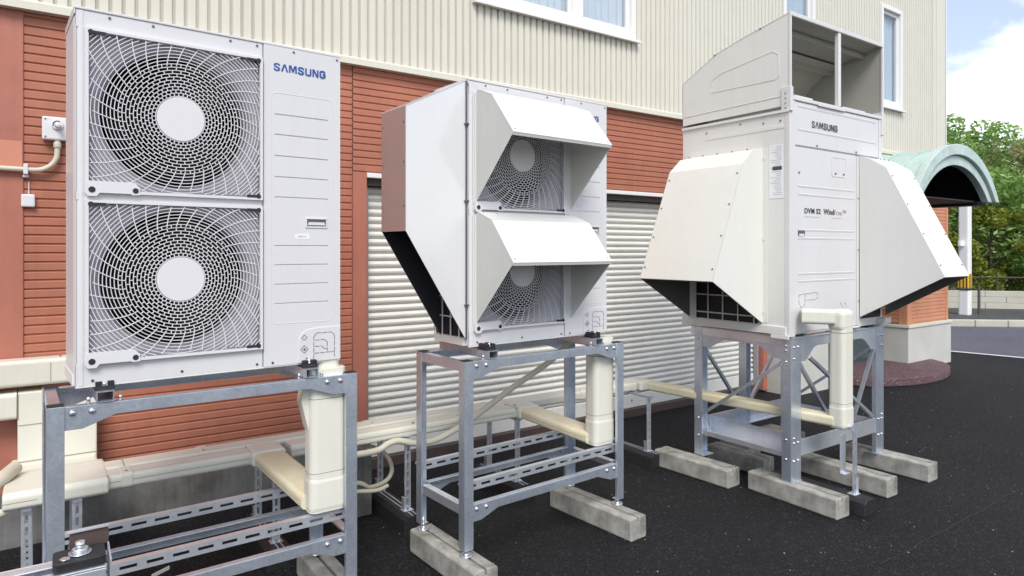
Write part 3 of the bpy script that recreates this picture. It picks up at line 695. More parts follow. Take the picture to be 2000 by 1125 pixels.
GST = 'galvanised stands carrying the side-blowing units'
tag(ST1, 'galvanised steel stand under the nearest twin-fan unit at the left', 'stand', GST)
ST2 = copy_tree(ST1); ST2.location = (1.592, 2.640, 0); ST2.rotation_euler.z = R(3.2)
tag(ST2, 'galvanised steel stand under the hooded middle unit', 'stand', GST)
def sleeper(x0, x1, y0, y1, label, groove=True, h=.12, yaw=0):
    mb = MB(); block(mb, -(x1-x0)/2, (x1-x0)/2, -(y1-y0)/2, (y1-y0)/2, h, groove)
    o = mb.build('concrete_block', 'conc', None, bevel=.005, seg=2); o.location = ((x0+x1)/2, (y0+y1)/2, .001); o.rotation_euler.z = R(yaw)
    tag(o, label, 'concrete block', 'concrete blocks under the stands')
sleeper(-.03, .10, 2.56, 3.17, 'weathered concrete block under the left legs of the stand at the left')
sleeper(.985, 1.115, 2.58, 3.18, 'weathered concrete block under the right legs of the stand at the left')
sleeper(1.545, 1.675, 2.50, 3.09, 'dark weathered grooved block under the left legs of the hooded unit stand', yaw=2)
sleeper(2.515, 2.645, 2.52, 3.15, 'grey block under the right legs of the hooded unit stand', yaw=4)

# ================================================================== SIDE-BLOWING UNITS
UW, UZ0, UZ1, UD = .945, 1.087, 2.368, .30
G1 = (.027, .618, 1.745, 2.305); G2 = (.027, .618, 1.160, 1.720); HC = (.324, .283)   # hub centre offset from grille bottom
def grille_mesh(x0, x1, z0, z1):
    cx, cz = HC[0], z0+HC[1]; mb = MB(); y0, y1 = -.0115, -.0075
    rim = .010; X0, X1, Z0, Z1 = x0+rim, x1-rim, z0+rim, z1-rim
    def inside(x, z): return X0 < x < X1 and Z0 < z < Z1
    # rings
    r = .083; rings = []
    while r < .42: rings.append(r); r += .0117
    for r in rings:
        n_ = 132; w_ = .00125; prev = None
        for i in range(n_):
            a, b_ = 2*math.pi*i/n_, 2*math.pi*(i+1)/n_
            pa = (cx+r*math.cos(a), cz+r*math.sin(a)); pb = (cx+r*math.cos(b_), cz+r*math.sin(b_))
            if not (inside(*pa) and inside(*pb)): continue
            q = []
            for (ang, rr) in ((a, r-w_), (b_, r-w_), (b_, r+w_), (a, r+w_)): q.append((cx+rr*math.cos(ang), cz+rr*math.sin(ang)))
            vs = [(u, y0, v) for u, v in q]+[(u, y1, v) for u, v in q]
            mb.add(vs, [(0, 3, 2, 1), (4, 5, 6, 7), (0, 1, 5, 4), (2, 3, 7, 6)])
    # staggered short bars inside, swirling ribs outside
    NB = 38
    def phi(r): return -1.75*max(0, r-.19)
    for k in range(len(rings)-1):
        ra, rb = rings[k], rings[k+1]
        if rb < .200:
            for i in range(NB):
                a = 2*math.pi*(i+(.5 if k % 2 else 0))/NB; ca, sa = math.cos(a), math.sin(a); h_ = .0014
                p = [(cx+ra*ca-h_*sa, cz+ra*sa+h_*ca), (cx+ra*ca+h_*sa, cz+ra*sa-h_*ca), (cx+rb*ca+h_*sa, cz+rb*sa-h_*ca), (cx+rb*ca-h_*sa, cz+rb*sa+h_*ca)]
                if inside(*p[0]) and inside(*p[2]): mb.add([(u, y0-.001, v) for u, v in p]+[(u, y1, v) for u, v in p], [(0, 3, 2, 1)[::-1], (4, 5, 6, 7)[::-1], (1, 2, 6, 5), (0, 4, 7, 3)])
    for i in range(NB):
        a0 = 2*math.pi*i/NB; r = .192; st_ = .012
        while r < .43:
            aa, ab = a0+phi(r), a0+phi(r+st_)
            pa = Vector((cx+r*math.cos(aa), cz+r*math.sin(aa))); pb = Vector((cx+(r+st_)*math.cos(ab), cz+(r+st_)*math.sin(ab)))
            if inside(*pa) and inside(*pb):
                d = (pb-pa).normalized(); n2 = Vector((-d.y, d.x))*.0014
                q = [pa+n2, pa-n2, pb-n2, pb+n2]
                mb.add([(u, y0-.002, v) for u, v in q]+[(u, y1, v) for u, v in q], [(0, 3, 2, 1)[::-1], (4, 5, 6, 7)[::-1], (1, 2, 6, 5), (0, 4, 7, 3)])
            r += st_
    # hub disc
    mb.cyl((cx, -.005, cz), (0, -1, 0), .080, .0085, 48, dome=.0)
    # rim
    t0, t1 = -.016, .0
    for (a, b_, c_, d_) in ((x0, x1, z0, z0+rim), (x0, x1, z1-rim, z1), (x0, x0+rim, z0+rim, z1-rim), (x1-rim, x1, z0+rim, z1-rim)): mb.box(a, b_, t0, t1, c_, d_)
    # lower-left tab
    P = [(x0+.0, z0-.002), (x0+.006, z0-.012), (x0+.032, z0-.012), (x0+.042, z0+.0), (x0+.135, z0+.0), (x0+.142, z0-.004), (x0+.165, z0-.002), (x0+.163, z0+.022), (x0+.148, z0+.040), (x0+.002, z0+.040)]
    mb.prism(P, 'y', -.0185, -.004)
    return mb
def unit(name='outdoor_unit', hoods=False):
    T = empty(name, (0, 0, 0))
    # casing: shell with open front bays
    s = MB(); d = UD
    s.box(.0, .62, .0, .004, G1[3], UZ1-.004)                      # above top grille
    s.box(.0, .62, .0, .004, G2[3], G1[2]); s.box(0, .62, 0, .004, UZ0, G2[2])
    s.box(.018, G1[0]+.004, .0, .004, G1[2], G1[3]); s.box(.018, G2[0]+.004, 0, .004, G2[2], G2[3])
    s.box(.614, .62, 0, .004, G1[2], G1[3]); s.box(.614, .62, 0, .004, G2[2], G2[3])
    s.box(.0, .002, .0, .004, UZ0, UZ1-.004)
    s2 = s.build('front_panel', 'white', T)
    # rounded front-left corner post and sides
    c = MB(); r = .020; P = [(-.001, .034), (.004, .034)]
    arcp = [(r-.001-r*math.cos(R(90*i/7)), r-.002-r*math.sin(R(90*i/7))) for i in range(8)]
    P = [(.016, .012), (.0155, .001)][:1]+[(.022, .003), (.022, -.002)]+arcp[::-1]+[(-.001, .034), (.016, .034)]
    c.prism(P, 'z', UZ0+.001, UZ1-.006, smooth=False)
    c.build('corner_post', 'white', T)
    c = MB(); c.box(.003, .006, .034, d, UZ0, UZ1-.004); c.box(.003, UW-.001, d-.004, d, UZ0, UZ1-.004); c.box(UW-.005, UW-.001, .006, d-.004, UZ0, UZ1-.004)
    c.box(.006, UW-.005, .006, d-.004, UZ0, UZ0+.004); c.build('casing', 'white', T)
    c = MB(); c.box(-.004, UW+.003, -.004, d+.004, UZ1-.003, UZ1+.006); c.box(-.004, .0, -.004, d+.004, UZ1-.022, UZ1-.003); c.build('lid', 'lidwhite', T, bevel=.002)
    c = MB(); c.box(-.006, .0, .034, d+.002, UZ0-.002, UZ0+.036); c.box(0, UW, -.001, .004, UZ0-.006, UZ0-.0005); c.build('base_tray', 'ivory', T, bevel=.001)
    c = MB(); c.box(.612, .619, .05, d-.006, UZ0+.005, UZ1-.006); c.box(.008, .61, .19, .194, UZ0+.005, UZ1-.006); c.box(.008, .61, .05, .19, 1.728, 1.737); c.box(.0065, .0105, .05, .19, UZ0+.005, UZ1-.006); c.build('cavity_shade_box', 'cavity', T)  # black sheets painted as the shade behind the fans
    # service panel (right)
    c = MB(); gz = [1.337, 1.414, 1.492, 1.569, 1.764, 1.845, 1.929, 2.014, 2.095]; gh = .0065
    c.box(.625, UW, .0, .004, UZ0, UZ1-.004); c.box(.625, .668, -.0035, 0, UZ0, UZ1-.004); c.box(.890, UW, -.0035, 0, UZ0, UZ1-.004)
    ez = [UZ0]+[q for z in gz for q in (z-gh, z)]+[UZ1-.004]
    for a, b_ in zip(ez[::2], ez[1::2]): c.box(.668, .890, -.0035, 0, a, b_)
    sp_ = c.build('service_panel', 'white', T)
    c = MB()
    def ridge(x0, x1, z, up=True):
        c.prism([(-.0035, z+.010), (-.0075, z+.001), (-.0035, z-.001)], 'x', x0, x1)
    pass
    # embossed outline
    ol = [(x, z) for x, z in rrect(.655, .912, 1.253, 2.178, .022, 5)]
    c.tube([(x, -.0028, z) for x, z in ol+[ol[0]]], .0018, 6)
    c.build('pressed_rib', 'white', sp_)
    c = MB()
    for z0_, z1_, x0_, x1_ in ((1.640, 1.646, .794, .888), (1.676, 1.682, .794, .888), (1.646, 1.676, .794, .800), (1.646, 1.676, .882, .888)): c.box(x0_, x1_, -.007, -.003, z0_, z1_)
    c.build('handle_rim', 'white', sp_, bevel=.001)
    c = MB(); c.box(.801, .881, -.0040, -.0033, 1.647, 1.675); c.build('handle_recess', 'greymark', sp_)
    c = MB(); c.prism([(.803, 1.652), (.879, 1.652), (.874, 1.664), (.808, 1.664)], 'y', -.0050, -.0042); c.build('handle_lip', 'white', sp_)
    c = MB(); P = rrect(.748, .812, 1.594, 1.606+.010, .010, 4); c.prism(P, 'y', -.0040, -.0031); c.build('sticker', 'sticker', sp_)
    text('sticker_text', 'DMCA', .762, 1.6005, .036, .008, 'texthalf', sp_, y=-.0042, extrude=.0003)
    # maker lettering
    wordmark('lettering', 'SAMSUNG', .666, 2.2655, .211, .031, 'blue', sp_, -.0037)
    # bottom-right pipe cover piece
    c = MB(); P = [(.945, UZ0+.001), (.945, 1.228), (.85, 1.228), (.80, 1.222), (.775, 1.205), (.763, 1.18), (.761, UZ0+.001)]
    c.prism(P, 'y', -.0062, -.0032); cv = c.build('pipe_cover', 'white', sp_, bevel=.0015)
    c = MB(); th = .0013
    def dash(p, q, w_=.0022):
        p = Vector(p); q = Vector(q); dd = (q-p).normalized(); n_ = Vector((-dd.y, dd.x))*w_/2
        c.prism([tuple(p+n_), tuple(q+n_), tuple(q-n_), tuple(p-n_)], 'y', -.0072, -.0060)
    def poly(pts, on=.020, off=.005):
        for a, b_ in zip(pts, pts[1:]):
            a = Vector(a); b_ = Vector(b_); L = (b_-a).length; x = 0
            while x < L-.003: dash(a+(b_-a)*(x/L), a+(b_-a)*(min(L, x+on)/L)); x += on+off
    poly([(.828, 1.100), (.828, 1.190), (.840, 1.205), (.905, 1.205), (.918, 1.192), (.918, 1.100)])
    poly([(.832, 1.176), (.872, 1.176), (.886, 1.166), (.886, 1.125)]); poly([(.832, 1.150), (.862, 1.150), (.872, 1.138), (.884, 1.138)]); poly([(.830, 1.122), (.916, 1.122)])
    for (x, z, r_) in ((.788, 1.190, .011), (.788, 1.142, .016)):
        for k_ in range(4): a = R(90*k_); b_ = R(90*k_+90); dash((x+r_*math.cos(a)*1, z+r_*math.sin(a)), (x+r_*math.cos(b_), z+r_*math.sin(b_)), .002)
    c.cyl((.788, -.006, 1.142), (0, -1, 0), .005, .002, 10); c.cyl((.797, -.006, 1.104), (0, -1, 0), .0035, .002, 8)
    c.build('knockout_line', 'greymark', cv)
    # seams and screws on casing
    c = MB(); c.box(.6205, .6245, .0005, .004, UZ0, UZ1-.006); c.build('panel_seam', 'seam', T)
    c = MB()
    for x, z in ((.10, 2.352), (.235, 2.352), (.50, 2.352), (.6, 2.352), (.745, 2.352), (.93, 2.352), (.05, 1.103), (.33, 1.103), (.60, 1.1), (.66, 1.100), (.80, 1.098)):
        c.cyl((x, .0-(.0032 if x > .625 else 0), z), (0, -1, 0), .0048, .0025, 9)
    c.build('screw', 'screw', T)
    # fans + cowls + grilles
    for (x0, x1, z0, z1) in (G1, G2):
        cx, cz = HC[0], z0+HC[1]; n_ = 48; rr = .248
        c = MB(); vs = []; 
        for i in range(n_):
            a = 2*math.pi*(i+.5)/n_; ca, sa = math.cos(a), math.sin(a)
            tt = min((x1-.004-cx)/ca if ca > 0 else (x0+.004-cx)/ca, (z1-.002-cz)/sa if sa > 0 else (z0+.002-cz)/sa)
            vs += [(cx+rr*1.09*ca, .022, cz+rr*1.09*sa), (cx+tt*ca, .018, cz+tt*sa), (cx+rr*ca, .045, cz+rr*sa), (cx+rr*ca, .12, cz+rr*sa)]
        fs = []
        for i in range(n_):
            j = (i+1) % n_; fs += [(4*i, 4*i+1, 4*j+1, 4*j), (4*i+2, 4*i, 4*j, 4*j+2), (4*i+3, 4*i+2, 4*j+2, 4*j+3)]
        c.add(vs, fs, True); c.build('cowl', 'cowl', T)
        c = MB()
        for k_ in range(3):
            a0 = R(120*k_+20); pts = []
            for i in range(9):
                f_ = i/8; 
                pts.append([(cx+q*math.cos(a0+f_*1.25+(q-.1)*1.5), .065+.055*f_-.0*q, cz+q*math.sin(a0+f_*1.25+(q-.1)*1.5)) for q in (.07, .13, .19, .232)])
            vs = [p for row in pts for p in row]; fs = [(4*i+j, 4*i+j+1, 4*i+j+5, 4*i+j+4) for i in range(8) for j in range(3)]
            c.add(vs, fs, True)
        c.cyl((cx, .13, cz), (0, -1, 0), .075, .09, 24); c.build('fan', 'fan', T)
        g_ = grille_mesh(x0, x1, z0, z1).build('fan_grille', 'grille', T)
        c = MB()
        c.cyl((x0+.019, -.0187, z0+.010), (0, -1, 0), .0105, .0012, 16); c.cyl((x0+.150, -.0187, z0+.012), (0, -1, 0), .0095, .0012, 16)
        for (sx, sz, dr) in ((x0+.016, z1-.014, 1), (x1-.016, z1-.014, -1), (x1-.016, z0+.014, -1)):
            c.cyl((sx, -.0163, sz), (0, -1, 0), .0085, .0012, 12); c.box(sx, sx+dr*.045, -.0174, -.0163, sz-.005, sz+.005)
        c.build('fixing_hole', 'dark', g_)
    # coil on the left side with wire guard; the hoodless unit has a plain end panel
    if not hoods:
        c = MB(); c.box(-.002, .003, .0345, d-.002, UZ0+.037, UZ1-.023); c.build('end_panel', 'white', T, bevel=.001)
        return T
    c = MB(); c.box(-.0035, .003, .040, d-.012, UZ0+.040, UZ1-.03); c.build('coil', 'coil', T)
    c = MB()
    for i in range(4): y = .065+i*.075; c.box(-.012, -.008, y, y+.006, UZ0+.037, UZ1-.03)
    for i in range(12): z = UZ0+.13+i*.098; c.box(-.0118, -.0082, .040, d-.012, z, z+.006)
    c.build('coil_guard', 'ivory', T)
    if hoods:
        for dz in (0, -.587):
            h = MB(); pl_ = [(0, 2.318+dz), (-.135, 2.275+dz), (-.305, 2.078+dz), (-.004, 1.770+dz)]; x0, x1, t = .033, .668, .002
            P = [(-.004, 2.300+dz), (-.030, 2.318+dz), (-.142, 2.275+dz), (-.305, 2.078+dz), (-.006, 1.770+dz)]
            hs = MB(); hs.prism(P, 'x', x0, x0+t); hs.prism(P, 'x', x1-t, x1)
            ho = hs.build('fan_hood', 'greyhood', T)
            h = MB()
            def slab(a, b_, xx0, xx1, tt=.002):
                a = Vector(a); b_ = Vector(b_); n_ = Vector((-(b_-a).y, (b_-a).x)).normalized()*tt
                h.prism([tuple(a), tuple(b_), tuple(b_+n_), tuple(a+n_)], 'x', xx0, xx1)
            slab(P[2], P[3], x0-.001, x1+.001, -.0022); slab(P[1], P[2], x0-.001, x1+.001, -.0022)
            h.build('hood_top', 'hood', ho)
            h = MB(); slab((-.305, 2.078+dz), (-.300, 2.065+dz), x0, x1, .0015)
            for x in (x0, x1-.012): slab((-.298, 2.075+dz), (-.010, 1.782+dz), x, x+.012, .0015) if False else None
            h.box(x1-.004, x1+.012, -.006, -.0035, 1.775+dz, 2.29+dz); h.box(x0-.010, x0+.004, -.006, -.0035, 1.775+dz, 2.30+dz)
            h.build('hood_flange', 'ivory', ho)
            h = MB()
            for x in (x0+.018, x1-.018): 
                h.cyl((x, -.292, 2.095+dz), Vector((0, -.757, .653)), .004, .002, 8)
            for x in (.05, .13): h.cyl((x, -.05, 2.31+dz), (0, -.4, .9), .004, .003, 8)
            h.build('hood_screw', 'screw', ho)
        # side hood: front wall, outer wall, back wall, sloped top; open below
        e = .333; F_ = [(-.007, 2.362), (-e, 2.20), (-e, 1.635), (-.007, 1.118)]
        h = MB(); h.prism([(a, b_) for a, b_ in F_], 'y', .012, .014)
        sd_ = h.build('side_hood', 'hoodgl', T, bevel=0)
        h = MB(); h.prism(F_, 'y', .243, .245); h.build('hood_back', 'hoodgl', sd_)
        h = MB(); h.box(-e-.002, -e, .012, .245, 1.635, 2.20); h.build('hood_side', 'mirrorshade', sd_)
        h = MB(); h.prism([(-e-.002, 2.20), (-.007, 2.363), (-.007, 2.366), (-e-.002, 2.203)], 'y', .010, .247); h.build('hood_top', 'hoodgl', sd_)
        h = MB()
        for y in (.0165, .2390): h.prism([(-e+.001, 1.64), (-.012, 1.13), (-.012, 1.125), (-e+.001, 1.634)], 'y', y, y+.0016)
        h.prism(F_, 'y', .2410, .2425); h.prism(F_, 'y', .0148, .0160); h.box(-e+.0008, -e+.003, .019, .238, 1.64, 2.19); h.build('inner_shade_lining', 'dark', sd_)  # dark sheets added inside the walls as the hood's shade
        h = MB()
        for z in (1.75, 1.95, 2.13): h.cyl((-e-.002, .03, z), (-1, 0, 0), .004, .002, 8); h.cyl((-e-.002, .232, z), (-1, 0, 0), .004, .002, 8)
        h.box(-.011, -.006, .0045, .011, 1.12, 2.36)
        for z in (2.15, 1.78, 1.28): h.box(-.018, .003, -.001, .011, z, z+.008)
        h.build('hood_screw', 'screw', sd_)
    return T
U1 = unit(); U1.location = (.088, 2.682, 0); U1.rotation_euler.z = R(3.3)
tag(U1, 'white twin-fan outdoor unit with uncovered round grilles and blue lettering, nearest at left', 'air conditioner', 'outdoor units on stands')
U2 = unit(hoods=True); U2.location = (1.668, 2.730, 0); U2.rotation_euler.z = R(3.1)
tag(U2, 'white outdoor unit in the middle with two fan hoods and a glossy side hood', 'air conditioner', 'outdoor units on stands')

# ================================================================== TOP-BLOWING UNIT
BX0, BX1, BY0, BY1, BZ0, BZ1 = 3.73, 4.86, 2.35, 3.18, 1.025, 2.48
T = empty('outdoor_unit', (BX0, BY0, 0)); W, D = BX1-BX0, BY1-BY0
tag(T, 'tall boxy ivory outdoor unit at right with top exhaust duct and flared hoods', 'air conditioner', 'outdoor units on stands')
c = MB(); c.box(0, W, .008, D, BZ0, 2.41); c.box(.05, W-.05, .05, D-.05, 2.41, 2.43); c.build('casing', 'ivory', T, bevel=.003)
c = MB(); c.box(-.003, .058, -.003, .03, BZ0-.01, BZ1); c.box(W-.04, W+.003, -.003, .03, BZ0-.01, BZ1); c.build('corner_post', 'lidwhite', T, bevel=.003)
c = MB(); c.box(.062, .785, .0, .008, BZ0+.012, 2.188); fp = c.build('service_panel', 'white', T, bevel=.003)
c = MB(); c.box(.062, W-.044, .0, .008, 2.198, BZ1-.012); up_ = c.build('upper_panel', 'white', T, bevel=.003)
c = MB(); c.box(.0585, .0615, .003, .008, BZ0, BZ1-.01); c.box(.786, .792, .003, .008, BZ0, 2.195); c.box(.0615, W-.044, .003, .008, 2.1885, 2.1975); c.box(W-.0435, W-.0405, .003, .008, 2.19, BZ1-.01); c.build('panel_seam', 'seam', T)
c = MB(); c.box(.793, .825, .001, .008, BZ0+.01, 2.187); c.build('edge_strip', 'lidwhite', T, bevel=.002)
c = MB(); c.box(-.004, W+.004, -.008, .05, BZ1-.008, BZ1+.014)
c.box(.30, .62, -.012, -.008, BZ1-.014, BZ1+.006); c.box(.05, .25, -.003, .03, BZ1+.014, BZ1+.026); c.box(.62, .9, -.003, .03, BZ1+.014, BZ1+.022)
c.build('top_flange', 'lidwhite', T, bevel=.003)
c = MB()
for z in (1.949, 1.898, 1.676, 1.625, 1.403, 1.357): c.prism([(-.001, z+.004), (-.0028, z+.000), (-.001, z-.010)], 'x', .09, .76)
c.build('pressed_rib', 'white', fp)
c = MB()
for z in (2.445, 2.30): c.prism([(-.001, z+.004), (-.0028, z+.000), (-.001, z-.010)], 'x', .09, W-.08)
c.build('pressed_rib', 'white', up_)
wordmark('lettering', 'SAMSUNG', .245, 2.322, .295, .043, 'textdark', up_, -.0004, st=.0088)
text('lettering', 'DVM S2', .162, 1.778, .182, .034, 'textdark', fp, y=-.001, bold=.02)
text('lettering', 'Wind', .378, 1.778, .125, .036, 'textdark', fp, y=-.001, bold=.02)
text('lettering', 'Free\u2122', .508, 1.778, .142, .036, 'textbrown', fp, y=-.001, bold=.0)
c = MB(); c.box(.165, .33, -.0015, -.0002, 1.757, 1.760); c.box(.47, .60, -.0015, -.0002, 1.757, 1.760); c.build('small_print', 'texthalf', fp)
c = MB(); c.box(.09, .165, -.0018, -.0004, 1.638, 1.672); c.build('handle_recess', 'greymark', fp)
c = MB(); c.box(.10, .155, -.004, -.0019, 1.632, 1.650); c.build('handle_lip', 'white', fp, bevel=.002)
c = MB(); pl_ = rrect(.475, .65, 2.03, 2.155, .012, 3); c.tube([(x, -.0005, z) for x, z in pl_+[pl_[0]]], .002, 5); c.build('access_cover_edge', 'white', fp)
c = MB()
for x, z, dd in ((.30, 2.212, 0), (.78, 2.212, 0), (.10, 2.03, 1), (.52, 2.05, 0), (.62, 2.05, 0), (.60, 1.11, 0), (.35, 2.475, -.01), (.56, 2.475, -.01), (.80, 2.475, -.01)): c.cyl((x, -.002+dd*.0, z), (0, -1, 0), .006, .004, 9)
for z in (1.9, 1.55, 1.2): c.cyl((.81, -.001, z), (0, -1, 0), .004, .003, 8)
for y, z in ((.03, 1.045), (.20, 1.045), (.06, 2.35), (.18, 2.35), (.35, 2.37), (.62, 2.35)): c.cyl((-.001, y, z), (-1, 0, 0), .0055, .003, 8)
c.build('screw', 'screw', T)
# knock-outs low on the panel
c = MB()
for (pts) in ([(.10, 1.27), (.17, 1.275), (.165, 1.21), (.13, 1.185), (.10, 1.22), (.10, 1.27)], [(.18, 1.275), (.30, 1.28), (.31, 1.25), (.285, 1.235), (.19, 1.235)], [(.58, 1.20), (.61, 1.17)], [(.64, 1.20), (.66, 1.17)]):
    for a, b_ in zip(pts, pts[1:]):
        a = Vector(a); b_ = Vector(b_); L = (b_-a).length; x = 0
        while x < L-.004:
            p = a+(b_-a)*(x/L); q = a+(b_-a)*(min(L, x+.022)/L); c.bar((p.x, -.001, p.y), (q.x, -.001, q.y), .004, .002, up=(0, 0, 1) if abs(p.x-q.x) > .002 else (1, 0, 0)); x += .030
c.build('knockout_line', 'seam', fp)
# side details: pressed frames, rail, stickers
c = MB(); c.box(-.012, .0, -.003, D, 2.395, 2.412); c.prism([(.02, 2.30), (.02, 2.316), (.12, 2.326), (.60, 2.326), (.63, 2.31), (.63, 2.30)][::1], 'x', -.0025, .0); c.build('side_rail', 'ivory', T, bevel=.002)
c = MB(); c.box(-.0022, -.0006, .043, .138, 1.87, 2.205); c.build('rating_sticker', 'sticker', T)
c = MB()
rs = random.Random(4)
for i in range(26):
    z = 2.19-i*.012; a = .05+rs.uniform(0, .01)
    b_ = a+rs.uniform(.03, .078); c.box(-.0028, -.0022, a, min(b_, .132), z, z+.0035)
c.build('sticker_print', 'texthalf', T)
c = MB(); c.box(-.0029, -.0023, .05, .115, 2.045, 2.068); c.build('sticker_bar', 'textdark', T)
c = MB(); c.box(-.012, -.0, .02, D, 1.025, 1.075); c.box(-.014, 0, .0, .12, 1.0, 1.024); c.box(W-.06, W+.035, -.05, .04, 1.035, 1.075); c.box(.5, .78, -.03, .008, 1.027, 1.033); c.build('base_tray', 'ivory', T, bevel=.002)
c = MB(); c.box(-.0035, 0, .22, .72, 1.08, 2.10); c.box(W*.76, W*.98, -.0035, .0, 1.08, 2.1); c.build('coil', 'coil', T)
c = MB()
for i in range(5): y = .24+i*.12; c.box(-.010, -.006, y, y+.008, 1.08, 2.1)
for i in range(8): z = 1.12+i*.12; c.box(-.0098, -.0062, .22, .72, z, z+.008)
c.box(-.016, -.0105, .70, .722, 1.08, 1.36)
c.build('coil_guard', 'greyhood', T)
# left hood
def hoodbox(name, prof, a0, a1, axis, T, mats):
    """prof = [(out,z)...] from back-top round to back-bottom; extruded between a0,a1"""
    t = .003
    if axis == 'x': f = lambda o_, q, z: (-o_, q, z)     # sticks out toward -x, extruded along y
    else: f = lambda o_, q, z: (q, -o_, z)               # sticks out toward -y, extruded along x
    def quad(mb, pts): 
        vs = [f(*p) for p in pts]; n_ = len(vs); nn = (Vector(vs[1])-Vector(vs[0])).cross(Vector(vs[2])-Vector(vs[0])).normalized()*t
        vs2 = [tuple(Vector(v)-nn) for v in vs]; mb.add(vs+vs2, [tuple(range(n_)), tuple(range(n_, 2*n_))[::-1]]+[(i, i+n_, (i+1) % n_+n_, (i+1) % n_) for i in range(n_)])
    s = MB(); fl = (1 if axis == 'x' else -1)
    wall0 = [(o_, a0, z) for o_, z in prof]; wall1 = [(o_, a1, z) for o_, z in prof][::-1]
    if axis == 'x': wall0 = wall0[::-1]; wall1 = wall1[::-1]
    quad(s, wall0); quad(s, wall1)
    ho = s.build(name, mats[0], T)
    h = MB()
    for i in range(len(prof)-2):
        a, b_ = prof[i], prof[i+1]; q = [(a[0], a0-.002, a[1]), (b_[0], a0-.002, b_[1]), (b_[0], a1+.002, b_[1]), (a[0], a1+.002, a[1])]
        if axis == 'x': q = q[::-1]
        quad(h, q)
    h.build('hood_slope', mats[1], ho)
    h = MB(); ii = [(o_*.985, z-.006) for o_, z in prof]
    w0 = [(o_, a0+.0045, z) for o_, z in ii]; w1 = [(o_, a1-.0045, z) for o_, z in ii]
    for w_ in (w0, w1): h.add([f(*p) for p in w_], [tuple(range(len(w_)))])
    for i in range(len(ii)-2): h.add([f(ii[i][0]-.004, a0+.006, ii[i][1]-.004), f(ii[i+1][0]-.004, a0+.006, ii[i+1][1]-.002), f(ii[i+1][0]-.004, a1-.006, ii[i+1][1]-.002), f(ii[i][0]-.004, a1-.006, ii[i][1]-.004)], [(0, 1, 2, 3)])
    h.build('inner_shade_lining', M['hoodshade'], ho)  # darkened sheets just inside the walls, colour standing for shade
    h = MB()
    def sc(o_, q, z, d): h.cyl(f(o_, q, z), d, .0055, .003, 8)
    sl = prof[-3:-1]; dn = Vector((sl[1][1]-sl[0][1], 0, 0))
    no = Vector((sl[0][1]-sl[1][1], sl[1][0]-sl[0][0])).normalized()
    dirv = Vector(f(no.x, 0, no.y))
    for k_ in (.08, .35, .62, .9):
        o_ = sl[0][0]+(sl[1][0]-sl[0][0])*k_; z = sl[0][1]+(sl[1][1]-sl[0][1])*k_
        sc(o_+no.x*.001, a0+.02, z+no.y*.001, dirv); sc(o_+no.x*.001, a1-.02, z+no.y*.001, dirv)
    for k_ in range(5): q = a0+.06+(a1-a0-.12)*k_/4; sc(prof[1][0]*.75, q, prof[1][1]+.012, dirv)
    h.build('hood_screw', 'screw', ho)
    return ho
M['hoodshade'] = mat('hood_inner_shade', (.11, .11, .105), .6)  # dark grey that paints the shade under the hoods
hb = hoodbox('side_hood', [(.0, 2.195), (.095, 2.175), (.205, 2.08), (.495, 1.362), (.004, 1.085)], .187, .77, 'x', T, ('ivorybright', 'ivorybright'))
c = MB()
for z in (2.12, 1.61, 1.15): c.box(-.007, -.0036, .168, .186, z, z+.02)
c.box(-.0035, -.0005, .150, .186, 1.09, 2.19)
c.build('hood_flange', 'ivorybright', hb)
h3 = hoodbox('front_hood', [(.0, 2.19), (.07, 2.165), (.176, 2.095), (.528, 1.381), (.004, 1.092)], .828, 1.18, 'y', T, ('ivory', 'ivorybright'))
# top exhaust duct
c = MB(); SP = [(-.003, 2.437), (-.003, 3.00), (.06, 2.985), (.20, 2.955), (.34, 2.925), (.55, 2.868), (.70, 2.79), (.80, 2.74), (.83, 2.72), (.83, 2.43)]
c.prism(SP, 'x', -.002, .001); c.prism(SP, 'x', W-.001, W+.002)
td = c.build('exhaust_duct', 'ivory', T)
c = MB()
top = [p for p in SP[1:-1]]
for a, b_ in zip(top, top[1:]):
    c.add([(-.004, a[0], a[1]+.001), (W+.004, a[0], a[1]+.001), (W+.004, b_[0], b_[1]+.001), (-.004, b_[0], b_[1]+.001), (-.004, a[0], a[1]+.005), (W+.004, a[0], a[1]+.005), (W+.004, b_[0], b_[1]+.005), (-.004, b_[0], b_[1]+.005)],
          [(0, 3, 2, 1), (4, 5, 6, 7), (0, 1, 5, 4), (2, 3, 7, 6), (1, 2, 6, 5), (0, 4, 7, 3)])
c.box(-.002, W+.002, D-.003, D+.0, 2.43, 2.722); c.build('duct_top', 'ivory', td)
c = MB()   # inner curved deflector, interior shade put into its grey
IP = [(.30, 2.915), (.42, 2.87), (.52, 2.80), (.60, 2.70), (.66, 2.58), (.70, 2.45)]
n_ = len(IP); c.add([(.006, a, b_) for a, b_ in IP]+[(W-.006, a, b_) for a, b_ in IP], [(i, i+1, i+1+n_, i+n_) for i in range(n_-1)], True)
c.build('deflector', 'ductshade', td)
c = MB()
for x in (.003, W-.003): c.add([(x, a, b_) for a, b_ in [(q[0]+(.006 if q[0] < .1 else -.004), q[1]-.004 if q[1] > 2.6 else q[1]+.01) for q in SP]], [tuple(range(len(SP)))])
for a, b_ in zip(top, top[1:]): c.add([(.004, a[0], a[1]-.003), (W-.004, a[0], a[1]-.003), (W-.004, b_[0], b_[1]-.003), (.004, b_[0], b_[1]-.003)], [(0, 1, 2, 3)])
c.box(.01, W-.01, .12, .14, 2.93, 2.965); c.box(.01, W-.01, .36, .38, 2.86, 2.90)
c.build('inner_shade_lining', 'ductshade', td)  # added sheets that darken the duct interior as if shaded
c = MB(); c.box(W*.5-.016, W*.5+.016, -.006, .02, 2.497, 2.985); c.build('divider', 'ivory', td, bevel=.002)
